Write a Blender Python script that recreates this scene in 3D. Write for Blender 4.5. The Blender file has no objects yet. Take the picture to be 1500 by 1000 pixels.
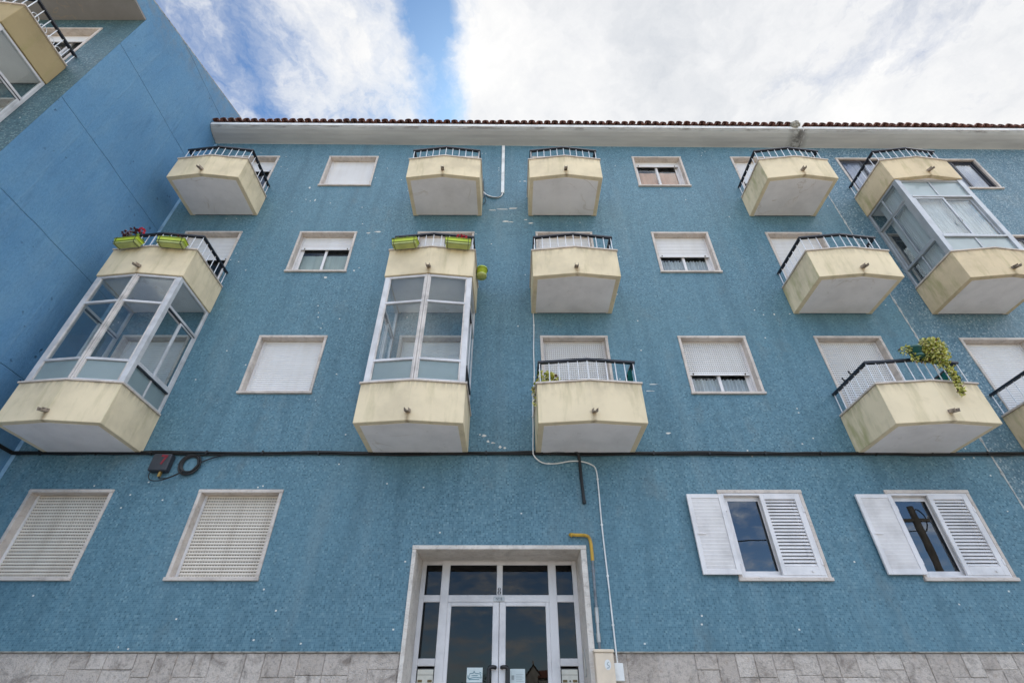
import bpy, math, random
from mathutils import Vector, Matrix
R = math.radians
rnd = random.Random(7)
scene = bpy.context.scene
col = scene.collection

# ------------------------------------------------------------------ helpers
class MB:
    """collects shapes and links them as ONE mesh object"""
    def __init__(self): self.v=[]; self.f=[]; self.m=[]; self.s=[]; self.cur=0
    def add(self, vs, fs, smooth=False):
        o=len(self.v); self.v+= [tuple(p) for p in vs]
        for f in fs:
            self.f.append([o+i for i in f]); self.m.append(self.cur); self.s.append(smooth)
        return self
    def box(self,x0,x1,y0,y1,z0,z1):
        v=[(x0,y0,z0),(x1,y0,z0),(x1,y1,z0),(x0,y1,z0),(x0,y0,z1),(x1,y0,z1),(x1,y1,z1),(x0,y1,z1)]
        return self.add(v,[(0,3,2,1),(4,5,6,7),(0,1,5,4),(1,2,6,5),(2,3,7,6),(3,0,4,7)])
    def obox(self,M,sx,sy,sz):
        v=[M@Vector((a*sx/2,b*sy/2,c*sz/2)) for c in(-1,1) for a,b in((-1,-1),(1,-1),(1,1),(-1,1))]
        return self.add(v,[(0,3,2,1),(4,5,6,7),(0,1,5,4),(1,2,6,5),(2,3,7,6),(3,0,4,7)])
    def bar(self,a,b,w,h,up=(0,0,1)):
        a=Vector(a); b=Vector(b); d=(b-a); L=d.length; d.normalize(); u=Vector(up)
        s=d.cross(u).normalized(); u=s.cross(d).normalized()
        M=Matrix((( d.x,s.x,u.x,(a.x+b.x)/2),(d.y,s.y,u.y,(a.y+b.y)/2),(d.z,s.z,u.z,(a.z+b.z)/2),(0,0,0,1)))
        return self.obox(M,L,w,h)
    def prism(self,poly,z0,z1):
        n=len(poly); v=[(x,y,z0) for x,y in poly]+[(x,y,z1) for x,y in poly]
        fs=[tuple(range(n-1,-1,-1)),tuple(range(n,2*n))]+[(i,(i+1)%n,n+(i+1)%n,n+i) for i in range(n)]
        return self.add(v,fs)
    def ring(self,outer,inner,z0,z1):
        """wall that follows an open poly-line: outer / inner lists of equal length"""
        n=len(outer); v=[]
        for z in (z0,z1):
            v+=[(x,y,z) for x,y in outer]+[(x,y,z) for x,y in inner]
        o0,i0,o1,i1=0,n,2*n,3*n; fs=[]
        for k in range(n-1):
            fs+=[(o0+k,o0+k+1,o1+k+1,o1+k),(i0+k+1,i0+k,i1+k,i1+k+1),(o1+k,o1+k+1,i1+k+1,i1+k),(o0+k+1,o0+k,i0+k,i0+k+1)]
        fs+=[(o0,o1,i1,i0),(o0+n-1,i0+n-1,i1+n-1,o1+n-1)]
        return self.add(v,fs)
    def tube(self,pts,r,n=8,smooth=True,caps=True):
        pts=[Vector(p) for p in pts]; v=[]; fs=[]; N=len(pts); pu=None
        for i,p in enumerate(pts):
            d=(pts[min(i+1,N-1)]-pts[max(i-1,0)]).normalized()
            if pu is None:
                pu=Vector((0,0,1)) if abs(d.z)<.9 else Vector((1,0,0))
            s=d.cross(pu).normalized(); u=s.cross(d).normalized(); pu=u
            rr=r[i] if isinstance(r,(list,tuple)) else r
            for k in range(n):
                a=2*math.pi*k/n; v.append(p+s*math.cos(a)*rr+u*math.sin(a)*rr)
        for i in range(N-1):
            for k in range(n):
                fs.append((i*n+k,i*n+(k+1)%n,(i+1)*n+(k+1)%n,(i+1)*n+k))
        self.add(v,fs,smooth)
        if caps:
            self.add(v[:n],[tuple(range(n-1,-1,-1))]); self.add(v[-n:],[tuple(range(n))])
        return self
    def lathe(self,prof,c=(0,0,0),n=20,smooth=True):
        v=[]; fs=[]
        for r,z in prof:
            for k in range(n):
                a=2*math.pi*k/n; v.append((c[0]+r*math.cos(a),c[1]+r*math.sin(a),c[2]+z))
        for i in range(len(prof)-1):
            for k in range(n): fs.append((i*n+k,i*n+(k+1)%n,(i+1)*n+(k+1)%n,(i+1)*n+k))
        return self.add(v,fs,smooth)
    def build(self,name,mat,parent=None,bevel=0,loc=None,seg=1):
        me=bpy.data.meshes.new(name); 
        if loc is not None: vs=[(p[0]-loc[0],p[1]-loc[1],p[2]-loc[2]) for p in self.v]
        else: vs=self.v
        me.from_pydata(vs,[],self.f)
        for m in (mat if isinstance(mat,(list,tuple)) else [mat]): me.materials.append(m)
        me.polygons.foreach_set('material_index',self.m); me.polygons.foreach_set('use_smooth',self.s)
        me.update(); o=bpy.data.objects.new(name,me); col.objects.link(o)
        if parent is not None:
            o.parent=parent
            if loc is not None: o.location=loc
        elif loc is not None: o.location=loc
        if bevel:
            b=o.modifiers.new('edge','BEVEL'); b.width=bevel; b.segments=seg; b.limit_method='ANGLE'; b.angle_limit=R(40)
        return o
def tag(o,label=None,cat=None,group=None,kind=None):
    if label: o['label']=label
    if cat: o['category']=cat
    if group: o['group']=group
    if kind: o['kind']=kind
    return o
def empty(name,loc,label=None,cat=None,group=None):
    o=bpy.data.objects.new(name,None); o.location=loc; o.empty_display_size=.2; col.objects.link(o)
    return tag(o,label,cat,group)
def smooth_path(pts,per=8):
    """Catmull-Rom through the points"""
    P=[Vector(p) for p in pts]; P=[P[0]*2-P[1]]+P+[P[-1]*2-P[-2]]; out=[]
    for i in range(1,len(P)-2):
        a,b,c,d=P[i-1:i+3]
        for k in range(per):
            t=k/per; out.append(.5*((2*b)+(c-a)*t+(2*a-5*b+4*c-d)*t*t+(-a+3*b-3*c+d)*t**3))
    out.append(P[-2]); return out

# ------------------------------------------------------------------ materials
class NT:
    def __init__(self,name):
        self.mat=bpy.data.materials.new(name); self.mat.use_nodes=True
        self.t=self.mat.node_tree; self.t.nodes.clear()
    def n(self,typ,**kw):
        o=self.t.nodes.new(typ)
        for k,v in kw.items():
            if k.startswith('i_'):
                o.inputs[k[2:].replace('_',' ')].default_value=v
            else: setattr(o,k,v)
        return o
    def l(self,a,b): self.t.links.new(a,b)
    def pos(self): return self.n('ShaderNodeNewGeometry').outputs['Position']
    def math(self,op,a,b=None,clamp=False):
        o=self.n('ShaderNodeMath',operation=op,use_clamp=clamp)
        for i,x in enumerate((a,b)):
            if x is None: continue
            if isinstance(x,(int,float)): o.inputs[i].default_value=x
            else: self.l(x,o.inputs[i])
        return o.outputs[0]
    def mapv(self,vec,scale=(1,1,1),rot=(0,0,0),loc=(0,0,0)):
        o=self.n('ShaderNodeMapping'); o.inputs['Scale'].default_value=scale; o.inputs['Rotation'].default_value=rot; o.inputs['Location'].default_value=loc
        self.l(vec,o.inputs['Vector']); return o.outputs[0]
    def noise(self,vec,scale,detail=4,rough=.5,dist=0,out='Fac'):
        o=self.n('ShaderNodeTexNoise'); o.inputs['Scale'].default_value=scale; o.inputs['Detail'].default_value=detail
        o.inputs['Roughness'].default_value=rough; o.inputs['Distortion'].default_value=dist
        self.l(vec,o.inputs['Vector']); return o.outputs[out]
    def ramp(self,fac,stops,interp='LINEAR'):
        o=self.n('ShaderNodeValToRGB'); cr=o.color_ramp; cr.interpolation=interp
        while len(cr.elements)<len(stops): cr.elements.new(.5)
        for e,(p,c) in zip(cr.elements,stops):
            e.position=p; e.color=(c,c,c,1) if isinstance(c,(int,float)) else (*c,1)
        self.l(fac,o.inputs[0]); return o.outputs[0]
    def mix(self,fac,a,b,blend='MIX'):
        o=self.n('ShaderNodeMix',data_type='RGBA',blend_type=blend)
        for s,x in ((o.inputs['Factor'],fac),(o.inputs['A'],a),(o.inputs['B'],b)):
            if isinstance(x,(int,float)): s.default_value=x if s.name=='Factor' else (x,x,x,1)
            elif isinstance(x,(tuple,list)): s.default_value=(*x,1)
            else: self.l(x,s)
        return o.outputs['Result']
    def bump(self,h,strength=.3,dist=.01,normal=None):
        o=self.n('ShaderNodeBump'); o.inputs['Strength'].default_value=strength; o.inputs['Distance'].default_value=dist
        self.l(h,o.inputs['Height'])
        if normal is not None: self.l(normal,o.inputs['Normal'])
        return o.outputs[0]
    def principled(self,color,rough=.6,spec=.5,metal=0,normal=None):
        o=self.n('ShaderNodeBsdfPrincipled')
        for s,x in ((o.inputs['Base Color'],color),(o.inputs['Roughness'],rough)):
            if isinstance(x,(int,float)): s.default_value=x
            elif isinstance(x,(tuple,list)): s.default_value=(*x,1)
            else: self.l(x,s)
        o.inputs['Specular IOR Level'].default_value=spec; o.inputs['Metallic'].default_value=metal
        if normal is not None: self.l(normal,o.inputs['Normal'])
        return o.outputs[0]
    def out(self,sh):
        o=self.n('ShaderNodeOutputMaterial'); self.l(sh,o.inputs['Surface']); return self.mat

def m_plain(name,c,rough=.5,metal=0,dirt=.12,scale=6,bump=0,spec=.5):
    t=NT(name); p=t.pos()
    f=t.noise(p,scale,5,.6); c2=tuple(x*(1-dirt*2.2) for x in c); c1=tuple(min(1,x*(1+dirt*.4)) for x in c)
    k=t.ramp(f,[(.3,c2),(.55,c),(.75,c1)])
    nm=t.bump(t.noise(p,scale*25,3),bump,.004) if bump else None
    return t.out(t.principled(k,rough,spec,metal,nm))

def m_mosaic(name,stops,grout,lift,stainc,chips=1.0):
    t=NT(name); p=t.pos(); s=t.n('ShaderNodeSeparateXYZ'); t.l(p,s.inputs[0])
    tile=.0255
    cx=t.math('DIVIDE',s.outputs[0],tile); cz=t.math('DIVIDE',s.outputs[2],tile)
    # sheets of tiles are never laid perfectly: shift by a slow noise
    w=t.noise(p,.9,2); cz=t.math('ADD',cz,t.math('MULTIPLY',w,.8)); cx=t.math('ADD',cx,t.math('MULTIPLY',w,.5))
    cell=t.n('ShaderNodeCombineXYZ'); t.l(t.math('FLOOR',cx),cell.inputs[0]); t.l(t.math('FLOOR',cz),cell.inputs[1])
    wn=t.n('ShaderNodeTexWhiteNoise',noise_dimensions='2D'); t.l(cell.outputs[0],wn.inputs['Vector'])
    tone=t.ramp(wn.outputs['Value'],stops)
    # grout lines
    def line(c):
        fr=t.math('FRACT',c); d=t.math('ABSOLUTE',t.math('SUBTRACT',fr,.5)); return t.math('GREATER_THAN',d,.435)
    g=t.math('MAXIMUM',line(cx),line(cz))
    c=t.mix(t.math('MULTIPLY',g,.48),tone,grout)
    # broad variation between panels, weather streaks and faded zones
    big=t.noise(p,.35,4,.55); c=t.mix(t.ramp(big,[(.38,0),(.66,.45)]),c,lift)
    med=t.noise(p,5,5,.65); c=t.mix(t.ramp(med,[(.36,.22),(.60,0)]),c,tuple(x*.5 for x in lift))
    st=t.noise(t.mapv(p,(3.2,1,.28)),1.0,6,.62); c=t.mix(t.ramp(st,[(.48,0),(.68,.38)]),c,stainc)
    st2=t.noise(t.mapv(p,(2.2,1,.35),loc=(5,2,7)),1.0,4,.6); c=t.mix(t.ramp(st2,[(.54,0),(.72,.30)]),c,(.19,.27,.30))
    rust=t.noise(t.mapv(p,(1.3,1,.8),loc=(1,8,3)),1.2,5,.65); c=t.mix(t.ramp(rust,[(.60,0),(.74,.22)]),c,(.20,.21,.19))
    # chipped tiles and plaster crumbs
    cc=t.n('ShaderNodeCombineXYZ'); t.l(t.math('FLOOR',t.math('DIVIDE',s.outputs[0],.024)),cc.inputs[0]); t.l(t.math('FLOOR',t.math('DIVIDE',s.outputs[2],.020)),cc.inputs[1])
    w2=t.n('ShaderNodeTexWhiteNoise',noise_dimensions='2D'); t.l(cc.outputs[0],w2.inputs['Vector'])
    cl=t.noise(p,1.1,3,.6); thr=t.ramp(cl,[(.54,0),(.74,1)])
    q=t.math('SUBTRACT',w2.outputs['Value'],t.math('SUBTRACT',1.0,t.math('MULTIPLY',t.math('ADD',t.math('MULTIPLY',thr,.0085),.0001),chips)))
    c=t.mix(t.math('GREATER_THAN',q,0),c,(.62,.62,.58))
    bm=t.bump(t.math('SUBTRACT',1,g),.25,.002)
    bm=t.bump(t.noise(p,2.2,3),.35,.02,bm)
    return t.out(t.principled(c,.5,.28,0,bm))

def m_stucco_blue():
    t=NT('painted_stucco_blue'); p=t.pos(); s=t.n('ShaderNodeSeparateXYZ'); t.l(p,s.inputs[0])
    n1=t.noise(p,.5,5,.6); n2=t.noise(t.mapv(p,(1,2.2,.5)),2.2,6,.65)
    c=t.ramp(n1,[(.3,(.098,.235,.405)),(.5,(.118,.275,.46)),(.72,(.155,.325,.50))])
    c=t.mix(t.ramp(n2,[(.45,0),(.72,.35)]),c,(.18,.315,.44))
    c=t.mix(t.ramp(t.noise(t.mapv(p,(1,5,.7)),1.5,5,.7),[(.55,0),(.75,.4)]),c,(.06,.14,.25))
    # day joints every 2.2 m, slightly uneven
    zz=t.math('ADD',s.outputs[2],t.math('MULTIPLY',t.noise(p,1.5,2),.05))
    zz=t.math('FRACT',t.math('DIVIDE',t.math('ADD',zz,1.705),2.2))
    d=t.math('ABSOLUTE',t.math('SUBTRACT',zz,.5)); line=t.ramp(d,[(0,1),(.003,.8),(.007,0)])
    yy=t.math('ADD',s.outputs[1],t.math('MULTIPLY',t.noise(p,.7,2),.22))
    yy=t.math('FRACT',t.math('DIVIDE',t.math('ADD',yy,.3),1.35)); dy=t.math('ABSOLUTE',t.math('SUBTRACT',yy,.5)); vl=t.ramp(dy,[(0,1),(.02,0)])
    c=t.mix(t.math('MULTIPLY',line,t.ramp(t.noise(p,2.1,4,.6),[(.35,.08),(.6,.4)])),c,(.05,.11,.2)); rough=t.noise(t.mapv(p,(1,3,1.2)),13,5,.75); c=t.mix(t.ramp(rough,[(.35,.28),(.52,0)]),c,(.06,.15,.27)); c=t.mix(t.ramp(rough,[(.56,0),(.72,.28)]),c,(.24,.40,.54)); c=t.mix(t.math('MULTIPLY',vl,.10),c,(.25,.38,.48))
    # knocks and pits in clusters
    v=t.n('ShaderNodeTexVoronoi'); v.inputs['Scale'].default_value=6.5; v.inputs['Randomness'].default_value=1; wv=t.n('ShaderNodeVectorMath',operation='ADD'); t.l(t.mapv(p,(1,1,.8)),wv.inputs[0]); wc=t.n('ShaderNodeVectorMath',operation='SCALE'); wc.inputs['Scale'].default_value=.16; t.l(t.noise(p,5,3,.6,0,'Color'),wc.inputs[0]); t.l(wc.outputs[0],wv.inputs[1]); t.l(wv.outputs[0],v.inputs['Vector'])
    pit=t.math('MULTIPLY',t.ramp(v.outputs['Distance'],[(.0,1),(.10,.9),(.17,0)]),t.ramp(t.noise(p,2.7,3),[(.40,.1),(.52,1)])); cl=t.ramp(t.noise(p,.8,3,.6,0),[(.52,0),(.60,1)])
    pit=t.math('MULTIPLY',pit,cl); c=t.mix(t.math('MULTIPLY',pit,.65),c,(.04,.085,.14))
    # grime along the verge
    edge=t.math('SUBTRACT',t.math('ADD',t.math('MULTIPLY',s.outputs[1],.43),15.79),s.outputs[2])
    gr=t.math('MULTIPLY',t.ramp(edge,[(0,1),(.12,.7),(.9,0)]),t.ramp(t.noise(p,5,5,.7),[(.42,0),(.62,1)]))
    c=t.mix(t.math('MULTIPLY',gr,.6),c,(.22,.22,.2))
    tr=t.noise(t.mapv(p,(14,9,14)),1,4,.7); h=t.math('SUBTRACT',t.math('ADD',tr,t.math('MULTIPLY',n2,2)),t.math('MULTIPLY',t.math('ADD',pit,line),2.5))
    h=t.math('ADD',h,t.math('MULTIPLY',vl,.3)); h=t.math('ADD',h,t.math('MULTIPLY',t.noise(t.mapv(p,(1,2,1)),38,4,.75),1.3))
    return t.out(t.principled(c,.75,.25,0,t.bump(h,.7,.014)))

def m_cream(name,base,stain=.35):
    t=NT(name); p=t.pos()
    n=t.noise(p,1.3,5,.6); d=tuple(x*.82 for x in base); b=tuple(min(1,x*1.08) for x in base)
    c=t.ramp(n,[(.3,d),(.5,base),(.7,b)])
    s=t.noise(t.mapv(p,(5,5,.9)),1.2,6,.66); c=t.mix(t.ramp(s,[(.52,0),(.74,stain)]),c,(.27,.25,.10))
    blot=t.noise(p,2.1,6,.7); c=t.mix(t.ramp(blot,[(.6,0),(.78,stain*.8)]),c,(.33,.27,.15))
    geo=t.n('ShaderNodeNewGeometry'); sn=t.n('ShaderNodeSeparateXYZ'); t.l(geo.outputs['True Normal'],sn.inputs[0])
    # algae prefers the cheeks that face left
    side=t.math('MULTIPLY',t.math('GREATER_THAN',t.math('MULTIPLY',sn.outputs[0],-1),.7),t.ramp(t.noise(t.mapv(p,(1,3.5,1.0),loc=(3,1,0)),1.1,5,.6),[(.48,0),(.68,.55)]))
    c=t.mix(side,c,(.23,.24,.06))
    # rust-brown drip below the drain spout of each balcony
    def attr(nm):
        o=t.n('ShaderNodeAttribute',attribute_type='OBJECT',attribute_name=nm); return o.outputs['Fac']
    sp=t.n('ShaderNodeSeparateXYZ'); t.l(p,sp.inputs[0])
    dx=t.math('ABSOLUTE',t.math('ADD',t.math('SUBTRACT',sp.outputs[0],attr('spout_x')),t.math('MULTIPLY',t.math('SUBTRACT',t.noise(p,9,3),.5),.06)))
    dz=t.math('SUBTRACT',attr('spout_z'),sp.outputs[2])
    drip=t.math('MULTIPLY',t.ramp(dx,[(0,.8),(.018,.55),(.055,0)]),t.math('GREATER_THAN',dz,-.03))
    c=t.mix(t.math('MULTIPLY',drip,t.ramp(t.noise(p,14,4),[(.3,.3),(.65,1)])),c,(.25,.17,.09))
    # thin dirt line running down from under the coping
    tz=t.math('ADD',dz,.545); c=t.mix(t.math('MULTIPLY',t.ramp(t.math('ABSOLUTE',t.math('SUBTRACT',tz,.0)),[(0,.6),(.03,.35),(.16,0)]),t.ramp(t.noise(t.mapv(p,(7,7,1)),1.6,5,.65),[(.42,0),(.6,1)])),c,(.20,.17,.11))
    bm=t.bump(t.noise(p,70,3,.6),.25,.004); bm=t.bump(t.noise(p,3,3),.25,.02,bm)
    return t.out(t.principled(c,.8,.2,0,bm))

def m_soffit(name,base):
    t=NT(name); p=t.pos(); n=t.noise(p,1.7,5,.62); c=t.ramp(n,[(.3,tuple(x*.86 for x in base)),(.55,base),(.75,tuple(min(1,x*1.06) for x in base))])
    # tide marks of old leaks
    w=t.noise(p,1.05,4,.55,.6); d=t.math('ABSOLUTE',t.math('SUBTRACT',w,.56)); ring=t.math('MULTIPLY',t.ramp(d,[(0,.42),(.006,.2),(.014,0)]),t.ramp(t.noise(p,.9,2),[(.5,0),(.6,1)]))
    c=t.mix(ring,c,(.42,.34,.24)); k=t.noise(p,9,5,.7); c=t.mix(t.ramp(k,[(.62,0),(.78,.35)]),c,(.30,.26,.22))
    return t.out(t.principled(c,.85,.15,0,t.bump(t.noise(p,60,3),.15,.003)))

def m_marble(name,base):
    t=NT(name); p=t.pos(); n=t.noise(p,2.2,6,.62,.8); c=t.ramp(n,[(.3,tuple(x*.72 for x in base)),(.52,base),(.72,tuple(min(1,x*1.1) for x in base))])
    v=t.noise(t.mapv(p,(1.5,1.5,5)),1.4,6,.6,1.5); d=t.math('ABSOLUTE',t.math('SUBTRACT',v,.5)); c=t.mix(t.ramp(d,[(0,.35),(.02,0)]),c,(.35,.22,.15))
    g=t.noise(p,11,5,.7); c=t.mix(t.ramp(g,[(.54,0),(.74,.5)]),c,(.20,.17,.14))
    return t.out(t.principled(c,.55,.4,0,t.bump(g,.12,.004)))

def m_cornice():
    t=NT('cornice_paint'); p=t.pos(); s=t.n('ShaderNodeSeparateXYZ'); t.l(p,s.inputs[0])
    n=t.noise(t.mapv(p,(.5,3,3)),1.3,5,.6); c=t.ramp(n,[(.3,(.39,.40,.41)),(.55,(.47,.485,.49)),(.75,(.53,.54,.54))])
    z=t.math('ADD',s.outputs[2],t.math('MULTIPLY',s.outputs[0],.0105))
    up=t.ramp(z,[(0,0),(1,1)])
    lip=t.n('ShaderNodeMapRange'); lip.inputs['From Min'].default_value=14.00; lip.inputs['From Max'].default_value=14.06; t.l(z,lip.inputs['Value'])
    m=t.math('MULTIPLY',lip.outputs[0],t.ramp(t.noise(t.mapv(p,(1.2,2,6)),1.6,6,.7),[(.5,0),(.62,.9)]))
    c=t.mix(m,c,(.10,.08,.07))
    j=t.math('ABSOLUTE',t.math('SUBTRACT',s.outputs[0],7.66)); jm=t.math('MULTIPLY',t.ramp(j,[(0,1),(.05,.9),(.3,0)]),t.ramp(t.noise(p,6,4,.7),[(.36,0),(.55,1)]))
    c=t.mix(t.math('MULTIPLY',jm,.85),c,(.06,.055,.05))
    return t.out(t.principled(c,.8,.2,0,t.bump(t.noise(p,12,4),.1,.01)))

def m_tile():
    t=NT('roof_tile_clay'); p=t.pos(); g=t.n('ShaderNodeNewGeometry')
    c=t.ramp(g.outputs['Random Per Island'],[(0,(.14,.060,.048)),(.4,(.19,.082,.062)),(.75,(.24,.105,.078)),(1,(.14,.085,.07))])
    c=t.mix(t.ramp(t.noise(p,9,5,.7),[(.45,0),(.7,.7)]),c,(.06,.05,.045)); c=t.mix(t.ramp(t.noise(p,22,4,.7),[(.58,0),(.74,.5)]),c,(.30,.27,.2))
    return t.out(t.principled(c,.85,.2,0,t.bump(t.noise(p,50,3),.3,.006)))

def m_stone():
    t=NT('rough_base_stone'); p=t.pos(); g=t.n('ShaderNodeNewGeometry')
    c=t.ramp(g.outputs['Random Per Island'],[(0,(.54,.475,.42)),(.5,(.62,.55,.49)),(1,(.69,.62,.555))])
    n=t.noise(p,4,6,.7,.5); c=t.mix(t.ramp(n,[(.5,0),(.68,.7)]),c,(.17,.14,.12))
    s=t.noise(p,30,4,.7); c=t.mix(t.ramp(s,[(.35,.4),(.5,0)]),c,(.2,.18,.16)); c=t.mix(t.ramp(t.noise(p,14,3),[(.6,0),(.8,.4)]),c,(.36,.24,.15))
    h=t.math('ADD',t.noise(p,26,5,.7),t.noise(p,70,3,.7))
    return t.out(t.principled(c,.9,.2,0,t.bump(h,1.0,.02)))

def m_shutter(name,base,dirt):
    t=NT(name); p=t.pos(); s=t.n('ShaderNodeSeparateXYZ'); t.l(p,s.inputs[0])
    st=t.noise(t.mapv(p,(6,1,.7)),1.1,5,.6); c=t.mix(t.ramp(st,[(.45,0),(.72,dirt)]),base,(.36,.29,.21))
    c=t.mix(t.ramp(t.noise(p,1.6,4),[(.4,0),(.7,.12)]),c,(.35,.33,.3))
    return t.out(t.principled(c,.45,.4,0))

def m_glass(name,tint,ior=1.52,rough=0.0,dark=0.0):
    t=NT(name); p=t.pos()
    tr=t.n('ShaderNodeBsdfTransparent'); tr.inputs[0].default_value=(*tint,1)
    gl=t.n('ShaderNodeBsdfGlossy'); gl.inputs['Roughness'].default_value=rough; gl.inputs[0].default_value=(.96,.98,1,1)
    nm=t.bump(t.noise(p,1.3,2),.10,.01); t.l(nm,gl.inputs['Normal'])
    fr=t.n('ShaderNodeFresnel'); bf=t.n('ShaderNodeNewGeometry').outputs['Backfacing']
    t.l(t.math('ADD',t.math('MULTIPLY',bf,1/ior-ior),ior),fr.inputs['IOR'])
    mx=t.n('ShaderNodeMixShader'); t.l(fr.outputs[0],mx.inputs[0]); t.l(tr.outputs[0],mx.inputs[1]); t.l(gl.outputs[0],mx.inputs[2])
    sh=mx.outputs[0]
    if dark:   # a film of dust that catches light
        df=t.n('ShaderNodeBsdfDiffuse'); df.inputs[0].default_value=(.5,.5,.48,1)
        m2=t.n('ShaderNodeMixShader'); f=t.math('MULTIPLY',t.ramp(t.noise(t.mapv(p,(3,3,.8)),1.5,5,.6),[(.3,.4),(.7,1)]),dark); t.l(f,m2.inputs[0]); t.l(sh,m2.inputs[1]); t.l(df.outputs[0],m2.inputs[2]); sh=m2.outputs[0]
    return t.out(sh)

def m_frosted(name,c,trans=.25):
    t=NT(name); p=t.pos(); n=t.noise(p,1.5,4); k=t.ramp(n,[(.3,tuple(x*.85 for x in c)),(.7,c)])
    df=t.n('ShaderNodeBsdfDiffuse'); t.l(k,df.inputs[0]); tl=t.n('ShaderNodeBsdfTranslucent'); t.l(k,tl.inputs[0])
    m1=t.n('ShaderNodeMixShader'); m1.inputs[0].default_value=.45; t.l(df.outputs[0],m1.inputs[1]); t.l(tl.outputs[0],m1.inputs[2])
    tr=t.n('ShaderNodeBsdfTransparent'); tr.inputs[0].default_value=(.8,.9,.9,1)
    m2=t.n('ShaderNodeMixShader'); m2.inputs[0].default_value=trans; t.l(m1.outputs[0],m2.inputs[1]); t.l(tr.outputs[0],m2.inputs[2])
    gl=t.n('ShaderNodeBsdfGlossy'); gl.inputs['Roughness'].default_value=.12
    fr=t.n('ShaderNodeFresnel'); bf=t.n('ShaderNodeNewGeometry').outputs['Backfacing']; t.l(t.math('ADD',t.math('MULTIPLY',bf,1/1.4-1.4),1.4),fr.inputs['IOR']); m3=t.n('ShaderNodeMixShader'); t.l(fr.outputs[0],m3.inputs[0]); t.l(m2.outputs[0],m3.inputs[1]); t.l(gl.outputs[0],m3.inputs[2])
    return t.out(m3.outputs[0])

def m_cloth(name,c,trans=.35):
    t=NT(name); p=t.pos(); n=t.noise(t.mapv(p,(14,14,.6)),1,4); k=t.ramp(n,[(.3,tuple(x*.8 for x in c)),(.65,c)])
    df=t.n('ShaderNodeBsdfDiffuse'); t.l(k,df.inputs[0]); tl=t.n('ShaderNodeBsdfTranslucent'); t.l(k,tl.inputs[0])
    m=t.n('ShaderNodeMixShader'); m.inputs[0].default_value=trans; t.l(df.outputs[0],m.inputs[1]); t.l(tl.outputs[0],m.inputs[2]); return t.out(m.outputs[0])

def m_leaf(name,stops):
    t=NT(name); g=t.n('ShaderNodeNewGeometry'); k=t.ramp(g.outputs['Random Per Island'],stops,'CONSTANT')
    b=t.n('ShaderNodeBsdfPrincipled'); t.l(k,b.inputs['Base Color']); b.inputs['Roughness'].default_value=.5
    tl=t.n('ShaderNodeBsdfTranslucent'); t.l(k,tl.inputs[0]); m=t.n('ShaderNodeMixShader'); m.inputs[0].default_value=.25
    t.l(b.outputs[0],m.inputs[1]); t.l(tl.outputs[0],m.inputs[2]); return t.out(m.outputs[0])

M={}
M['mosaic']=m_mosaic('blue_glass_mosaic',[(0,(.034,.098,.142)),(.08,(.061,.148,.202)),(.35,(.080,.182,.244)),(.7,(.102,.212,.275)),(.95,(.130,.245,.305)),(1,(.18,.30,.35))],(.20,.32,.37),(.115,.235,.30),(.045,.105,.145),.7)
M['mosaic_grey']=m_mosaic('greyed_blue_mosaic',[(0,(.025,.075,.115)),(.2,(.05,.125,.18)),(.5,(.085,.175,.235)),(.8,(.14,.235,.285)),(.93,(.24,.33,.36)),(1,(.42,.48,.49))],(.20,.29,.33),(.14,.24,.30),(.05,.11,.15),.35)
M['mosaic_left']=m_mosaic('darkened_teal_mosaic',[(0,(.02,.055,.08)),(.3,(.035,.095,.125)),(.55,(.05,.125,.155)),(.8,(.085,.165,.19)),(1,(.20,.27,.28))],(.13,.19,.21),(.075,.15,.18),(.04,.075,.085),.3)  # left block's tile tones, darkened to carry the corner vignette
M['stucco']=m_stucco_blue()
M['cream']=m_cream('cream_stucco',(.72,.615,.43),.34)
M['cream_worn']=m_cream('stained_ochre_stucco',(.66,.54,.36),.5)
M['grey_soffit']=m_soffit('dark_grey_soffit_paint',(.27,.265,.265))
M['cream_dimmed']=m_cream('dimmed_ochre_stucco',(.35,.275,.15),.5)  # stained ochre with corner shade and vignetting darkened into its base colour
M['soffit']=m_soffit('soffit_paint',(.80,.775,.77))
M['marble']=m_marble('window_marble',(.58,.52,.47))
M['marble_light']=m_marble('door_marble',(.66,.615,.56))
M['cornice']=m_cornice()
M['fascia']=m_plain('fascia_paint',(.74,.75,.75),.6,0,.12,3)
M['tile']=m_tile()
M['stone']=m_stone()
M['mortar']=m_plain('old_mortar',(.34,.33,.29),.95,0,.35,12,.4)
M['shutter']=m_shutter('white_roller_shutter',(.74,.74,.75),.12)
M['shutter_cream']=m_shutter('cream_roller_shutter',(.70,.64,.56),.34)
M['slot']=m_plain('shutter_slot_shadow_gap',(.10,.085,.06),.9,0,.1)
M['alu_white']=m_plain('white_lacquered_aluminium',(.72,.70,.70),.35,0,.10,2.5)
M['alu_pink']=m_plain('weathered_white_frame',(.60,.56,.53),.45,0,.2,4)
M['alu_silver']=m_plain('dulled_white_aluminium',(.585,.585,.60),.35,.1,.14,2.5)
M['alu_grey']=m_plain('anodised_grey_aluminium',(.40,.42,.44),.35,.35,.10,3)
M['alu_dark']=m_plain('dark_window_frame',(.022,.024,.034),.4,0,.1)
M['rail']=m_plain('navy_black_handrail',(.012,.016,.026),.35,0,.1)
M['baluster']=m_plain('white_baluster_paint',(.74,.76,.80),.4,0,.1)
M['glass']=m_glass('clear_glass',(.90,.93,.94),1.30,0,.015)
M['glass_dark']=m_glass('reflective_window_glass',(.30,.35,.40),1.9,0)
M['glass_door']=m_glass('door_glass',(.22,.23,.24),1.42,0.0)
M['frost']=m_frosted('frosted_glass',(.46,.56,.58),.22)
M['frost_pale']=m_frosted('pale_frosted_glass',(.62,.71,.73),.15)
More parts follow.
